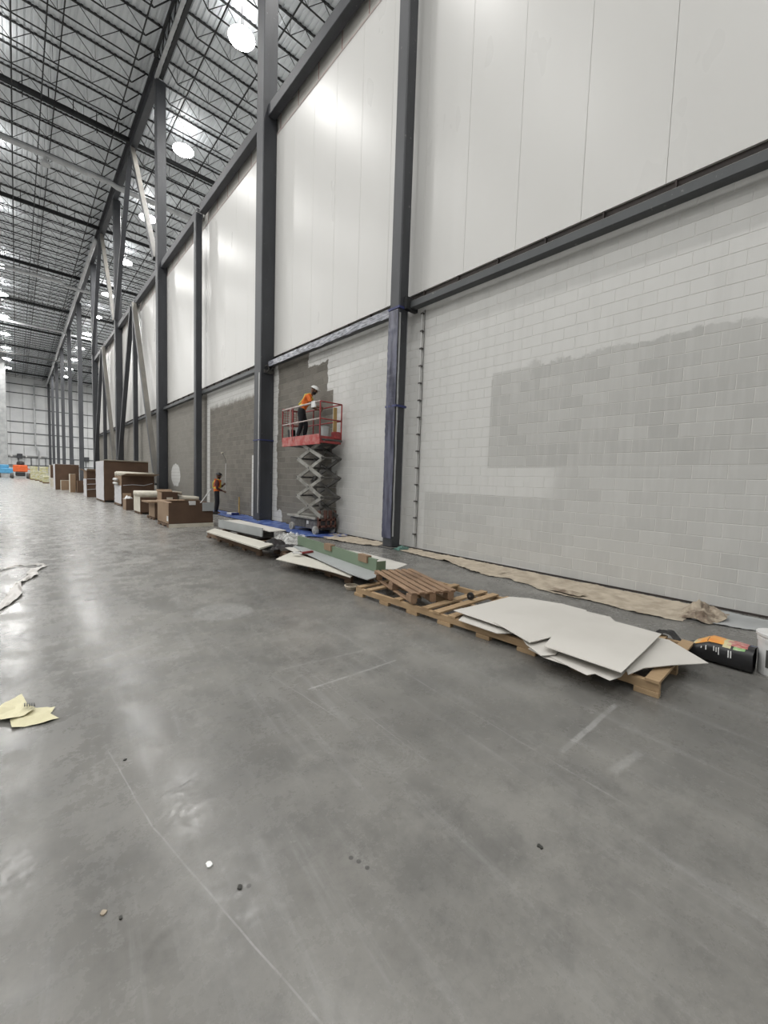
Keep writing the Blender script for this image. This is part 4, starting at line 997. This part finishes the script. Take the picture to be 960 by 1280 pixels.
for k in range(3): tag(MB().tube([(4.52 + .02 * k, 16.7 + .2 * k, .77 + .01 * k), (5.25, 16.75 + .24 * k, .75)], .075, 10).build('paper_roll', M['roll']), '%s cream roll lying on the low carton left of the worker' % ['front', 'middle', 'rear'][k], 'roll', 'rolls on the low carton')
# 3: rolls on a carton
base('pallet under the carton of cream rolls', 3.70, 5.2, 18.9, 20.0, .09)
carton('brown carton carrying a row of long cream rolls', 3.68, 5.22, 18.85, 20.1, .092, .70, False, left='roll')
for k in range(4): tag(MB().tube([(3.62, 18.95 + .26 * k, .825 + (.0)), (5.25, 18.95 + .26 * k, .825)], .11, 12).build('paper_roll', M['roll'], smooth=True), '%s long cream roll lying on the carton of rolls' % ['front', 'second', 'third', 'rear'][k], 'roll', 'long cream rolls on the carton')
# 4: small carton with paper
carton('small tan carton stuffed with white paper beside the tall wrapped pallet', 3.58, 3.92, 21.15, 21.9, 0, .52, True, mat='cardboard', left='cardboard_lit', flap=[((3.58, 21.9, .52), (3.92, 21.9, .52), (0, .05, .2), 0)])
crumple('packing_paper', 'white packing paper heaped in the small tan carton', 'paper', (3.72, 21.5), .16, .33, .26, 'white', 31, 8, .48)
# 5: wrapped open crate with rolls
base('pallet under the wrapped open carton of rolls', 3.80, 5.26, 23.8, 25.6, .12)
c5 = carton('big brown carton with wrapped left side and slanted open flap', 3.84, 5.28, 23.75, 25.65, .122, 1.52, True, flap=[((3.84, 23.75, 1.52), (5.28, 23.75, 1.52), (.12, -.55, .10), 0)], wrap=(3.84, 23.75, 25.65, .10, 1.02))
MB().tube([(3.9, 23.73, 1.04), (4.3, 23.72, 1.08), (4.8, 23.72, 1.05), (5.2, 23.72, 1.16)], .015, 6).build('tape_strip', M['wrap'], c5)
for k in range(5): tag(MB().tube([(3.80, 23.9 + .34 * k, 1.60 + .03 * (k % 2)), (5.3, 23.95 + .34 * k, 1.60)], .10, 10).build('paper_roll', M['roll'], smooth=True), '%s cream roll lying across the top of the wrapped open carton' % ['front', 'second', 'middle', 'fourth', 'rear'][k], 'roll', 'rolls on top of the wrapped carton')
for k in range(2): tag(MB().tube([(3.70, 24.2, 1.12 + .2 * k), (3.79, 25.5, 1.12 + .2 * k)], .07, 10).build('foam_tube', M['white'], smooth=True), '%s pale tube showing above the stretch wrap of the open carton' % ['lower', 'upper'][k], 'roll', 'pale tubes above the wrap')
tag(MB().bar((5.36, 24.0, .9), (5.66, 24.0, .0), .05, .03).build('white_stick', M['white']), 'white stick leaning on the side of the wrapped open carton', 'stick')
# 6: the tall one behind
base('pallet under the tallest wrapped carton', 3.58, 5.7, 27.3, 30.2, .12)
carton('tallest brown carton, white wrapped left side, behind the open flap', 3.58, 5.74, 27.2, 30.2, .122, 2.30, True, left='roll', flap=[((3.6, 27.2, 2.30), (5.74, 27.2, 2.30), (0, -.10, .05), 0)], wrap=(3.58, 27.2, 30.2, .10, 2.28))
# 7
c7 = carton('brown carton with open ragged flaps and wrapped lower left side', 3.40, 4.45, 33, 34.6, 0, 1.72, True, flap=[((3.40, 33, 1.72), (4.45, 33, 1.72), (0, -.25, .12), 0), ((3.40, 33, 1.72), (3.40, 34.6, 1.72), (-.25, 0, .12), 0)], wrap=(3.40, 33.0, 34.6, .02, 1.2))
for k in range(3): MB().tube([(3.42, 32.97, .5 + .35 * k), (3.9, 32.96, .55 + .33 * k), (4.45, 32.97, .6 + .36 * k)], .016, 6).build('tape_strip', M['wrap'], c7)
# 8..
carton('small brown open carton between the two wrapped pallets', 3.56, 4.05, 40.5, 41.5, 0, .95, True)
carton('tan upright carton beside the small open carton', 3.15, 3.5, 41, 42, 0, 1.45, False, mat='cardboard_lit', left='roll')
carton('tan upright carton right of the small open carton', 4.1, 4.4, 40.2, 41, 0, 1.55, False, mat='cardboard_lit', left='roll')
carton('tall brown carton with pale left side farther down the row', 2.55, 4.28, 47, 49.5, .0, 2.28, False, left='wrap')
carton('low tan carton in front of the tall pale-sided carton', 2.9, 3.75, 46.0, 46.9, 0, .85, False, mat='cardboard_lit', left='roll')
carton('brown carton just left of the tall pale-sided carton', 2.75, 4.2, 58, 60, .3, 2.3, False, left='roll')
carton('small pale carton at the foot of the farther brown carton', 2.6, 3.3, 56, 57, 0, .9, False, mat='roll', left='wrap')
def yellow_stack(label, x0, x1, y, h, n):
    t_ = thing('wrapped_stack', label, 'goods stack', ((x0 + x1) / 2, y, 0))
    for k in range(n):
        z_ = .15 + (h - .15) * k / n
        MB().cbox(x0 + .04 * random.random(), x1 - .04 * random.random(), y, y + 1.2, z_ + .01, .15 + (h - .15) * (k + 1) / n - .02, .04).build('bundle', M['yellowbox'], t_)
    MB().box(x0, x1, y, y + 1.2, 0, .14).build('pallet_base', M['end_wood'], t_)
yellow_stack('tall yellow wrapped stack right of the orange machine', 1.75, 2.85, 96, 2.4, 6)
yellow_stack('tall pale yellow stack beside the far brown carton', 2.45, 3.5, 78, 2.25, 6)
yellow_stack('low yellow stack in front of the pale yellow stack', 2.5, 3.3, 70, 1.0, 3)
yellow_stack('low yellow stack hiding behind the tall yellow stack', 2.2, 3.2, 88, 1.6, 4)
carton('tiny brown carton between orange machine and yellow stack', 1.75, 2.3, 103, 103.6, 0, 1.1, False)
# far machines
om = thing('orange_machine', 'orange wheeled machine with dark cab far down the hall', 'machine', (.6, 109, 0))
MB().cbox(-.55, 1.65, 108.4, 111.2, 1.3, 2.65, .12).build('body', M['machine_orange'], om)
MB().cbox(-.2, 1.3, 108.2, 110.8, .5, 1.3, .1).build('undercarriage', M['black'], om)
MB().lathe([(.5, 0), (.62, .2), (.55, .6), (.3, .85)], 14, (.6, 109.6, 2.65)).build('turret', M['black'], om)
for wx in (-.75, 1.55):
    for wy in (108.7, 110.9): MB().lathe([(.3, -.2), (.5, -.2), (.55, -.1), (.55, .1), (.5, .2), (.3, .2)], 18, (wx + .1, wy, .55), 'x').build('wheel', M['dark'], om)
MB().bar((1.5, 109, 2.0), (2.4, 109, 1.7), .2, .2).build('arm', M['machine_orange'], om)
bl = thing('blue_lift', 'pale blue lift parked left of the orange machine', 'machine', (-1.6, 117, 0))
MB().cbox(-2.9, -.55, 116, 118.5, .9, 2.0, .1).build('body', M['machine_blue'], bl)
MB().cbox(-2.6, -1.2, 116.2, 118.2, 2.0, 2.7, .08).build('basket', M['machine_blue'], bl)
MB().bar((-2.7, 116.4, 2.5), (-.3, 116.4, 2.35), .25, .2).build('boom', M['dark'], bl)
for wx in (-2.6, -.9): MB().lathe([(.3, -.18), (.48, -.18), (.5, 0), (.48, .18), (.3, .18)], 16, (wx, 116.2, .5), 'x').build('wheel', M['dark'], bl)

# ------------------------------------------------------------ litter on the left
def ribbon():
    cen = [(-.45, 8.95, .10), (-.24, 8.98, .10), (.0, 9.16, .06), (.28, 9.08, .05), (.34, 8.95, .04), (.20, 8.75, .12), (.12, 8.45, .10), (.16, 8.25, .12), (.06, 7.95, .07), (-.02, 7.70, .05), (-.05, 7.35, .12), (-.06, 7.0, .14), (-.14, 6.6, .10), (-.25, 6.25, .05)]
    def f(u, v):
        s_ = u * (len(cen) - 1); i = min(int(s_), len(cen) - 2); t_ = s_ - i
        a = Vector(cen[i]); b = Vector(cen[i + 1]); p = a.lerp(b, t_); d = (b - a); wd = p.z
        nrm = Vector((-d.y, d.x, 0)).normalized()
        return (p.x + nrm.x * wd * (v - .5) * 1.1, p.y + nrm.y * wd * (v - .5) * 1.1, .006 + .05 * abs(nz(u * 22, v * 2.5)) + .02 * abs(nz(u * 60, v * 4)))
    return MB().grid(f, 90, 6)
tag(ribbon().build('plastic_ribbon', M['ribbon'], smooth=True), 'twisted pale plastic strip on the floor at the left edge', 'plastic')
hp_ = MB().grid(lambda u, v: (-.62 + .55 * v - .12 * abs(2 * u - 1) ** 2 + .06 * nz(u * 6, v * 4, 2), 10.2 + 5.2 * u, .01 + (.75 * math.sin(PI * min(1, max(0, u))) ** .6) * (1 - v) ** .7 * (.75 + .5 * nz(u * 5, v * 4, 7)) ), 34, 12)
tag(hp_.build('plastic_heap', M['ghost'], smooth=True), 'heap of clear plastic sheet on the floor at the left edge', 'plastic')
yp = thing('yellow_papers', 'pale yellow paper sack flattened on the floor at left', 'paper sack', (.0, 3.5, 0))
def psheet(poly, z, mat, nm, lift):
    bm = bmesh.new(); bm.faces.new([bm.verts.new((a, b, 0)) for a, b in poly]); bmesh.ops.triangulate(bm, faces=bm.faces[:])
    bmesh.ops.subdivide_edges(bm, edges=bm.edges[:], cuts=4, use_grid_fill=True)
    for v in bm.verts: v.co.z = z + lift * abs(nz(v.co.x * 9, v.co.y * 9, z * 90))
    for v in bm.verts: v.co -= Vector((0, 3.5, 0))
    me = bpy.data.meshes.new(nm); bm.to_mesh(me); bm.free(); me.materials.append(M[mat])
    o = bpy.data.objects.new(nm, me); C.objects.link(o); o.parent = yp; return o
psheet([(-.07, 3.47), (.05, 3.57), (.16, 3.49), (.13, 3.41), (.17, 3.32), (.09, 3.30), (-.06, 3.35)], .004, 'yellowpaper', 'sheet', .03)
psheet([(-.14, 3.66), (-.06, 3.76), (-.01, 3.80), (.02, 3.60), (.06, 3.52), (.0, 3.45), (-.07, 3.45), (-.14, 3.50)], .022, 'yellowpaper', 'sheet', .035)
for k in range(5): MB().box(.0 + .012 * k, .007 + .012 * k, 3.535 - .008 * k, 3.575 - .008 * k, .045, .052).build('print', M['ink'], yp)
dc = 'dirt chips on the near floor'
for k, (x_, y_, r_, mt, lb) in enumerate((( .56, 1.65, .012, 'white', 'white paper crumb on the near floor'), (.20, 1.70, .009, 'brownpaper', 'brown leaf bit on the near floor, bottom left'), (.42, 2.60, .007, 'ink', 'dark chip on the floor by the pale scratch'),
        (.62, 1.475, .009, 'ink', 'dark flake on the floor below the white crumb'), (.245, 1.64, .006, 'ink', 'dark speck beside the brown leaf bit'), (1.72, .80, .010, 'ink', 'dark chip on the floor toward the right'))):
    tag(MB().prism([(x_ + r_ * (1 + .4 * math.sin(k + 3 * a)) * math.cos(a * PI / 4), y_ + r_ * 1.3 * math.sin(a * PI / 4)) for a in range(8)], .0005, .006).build('floor_crumb', M[mt]), lb, 'debris')
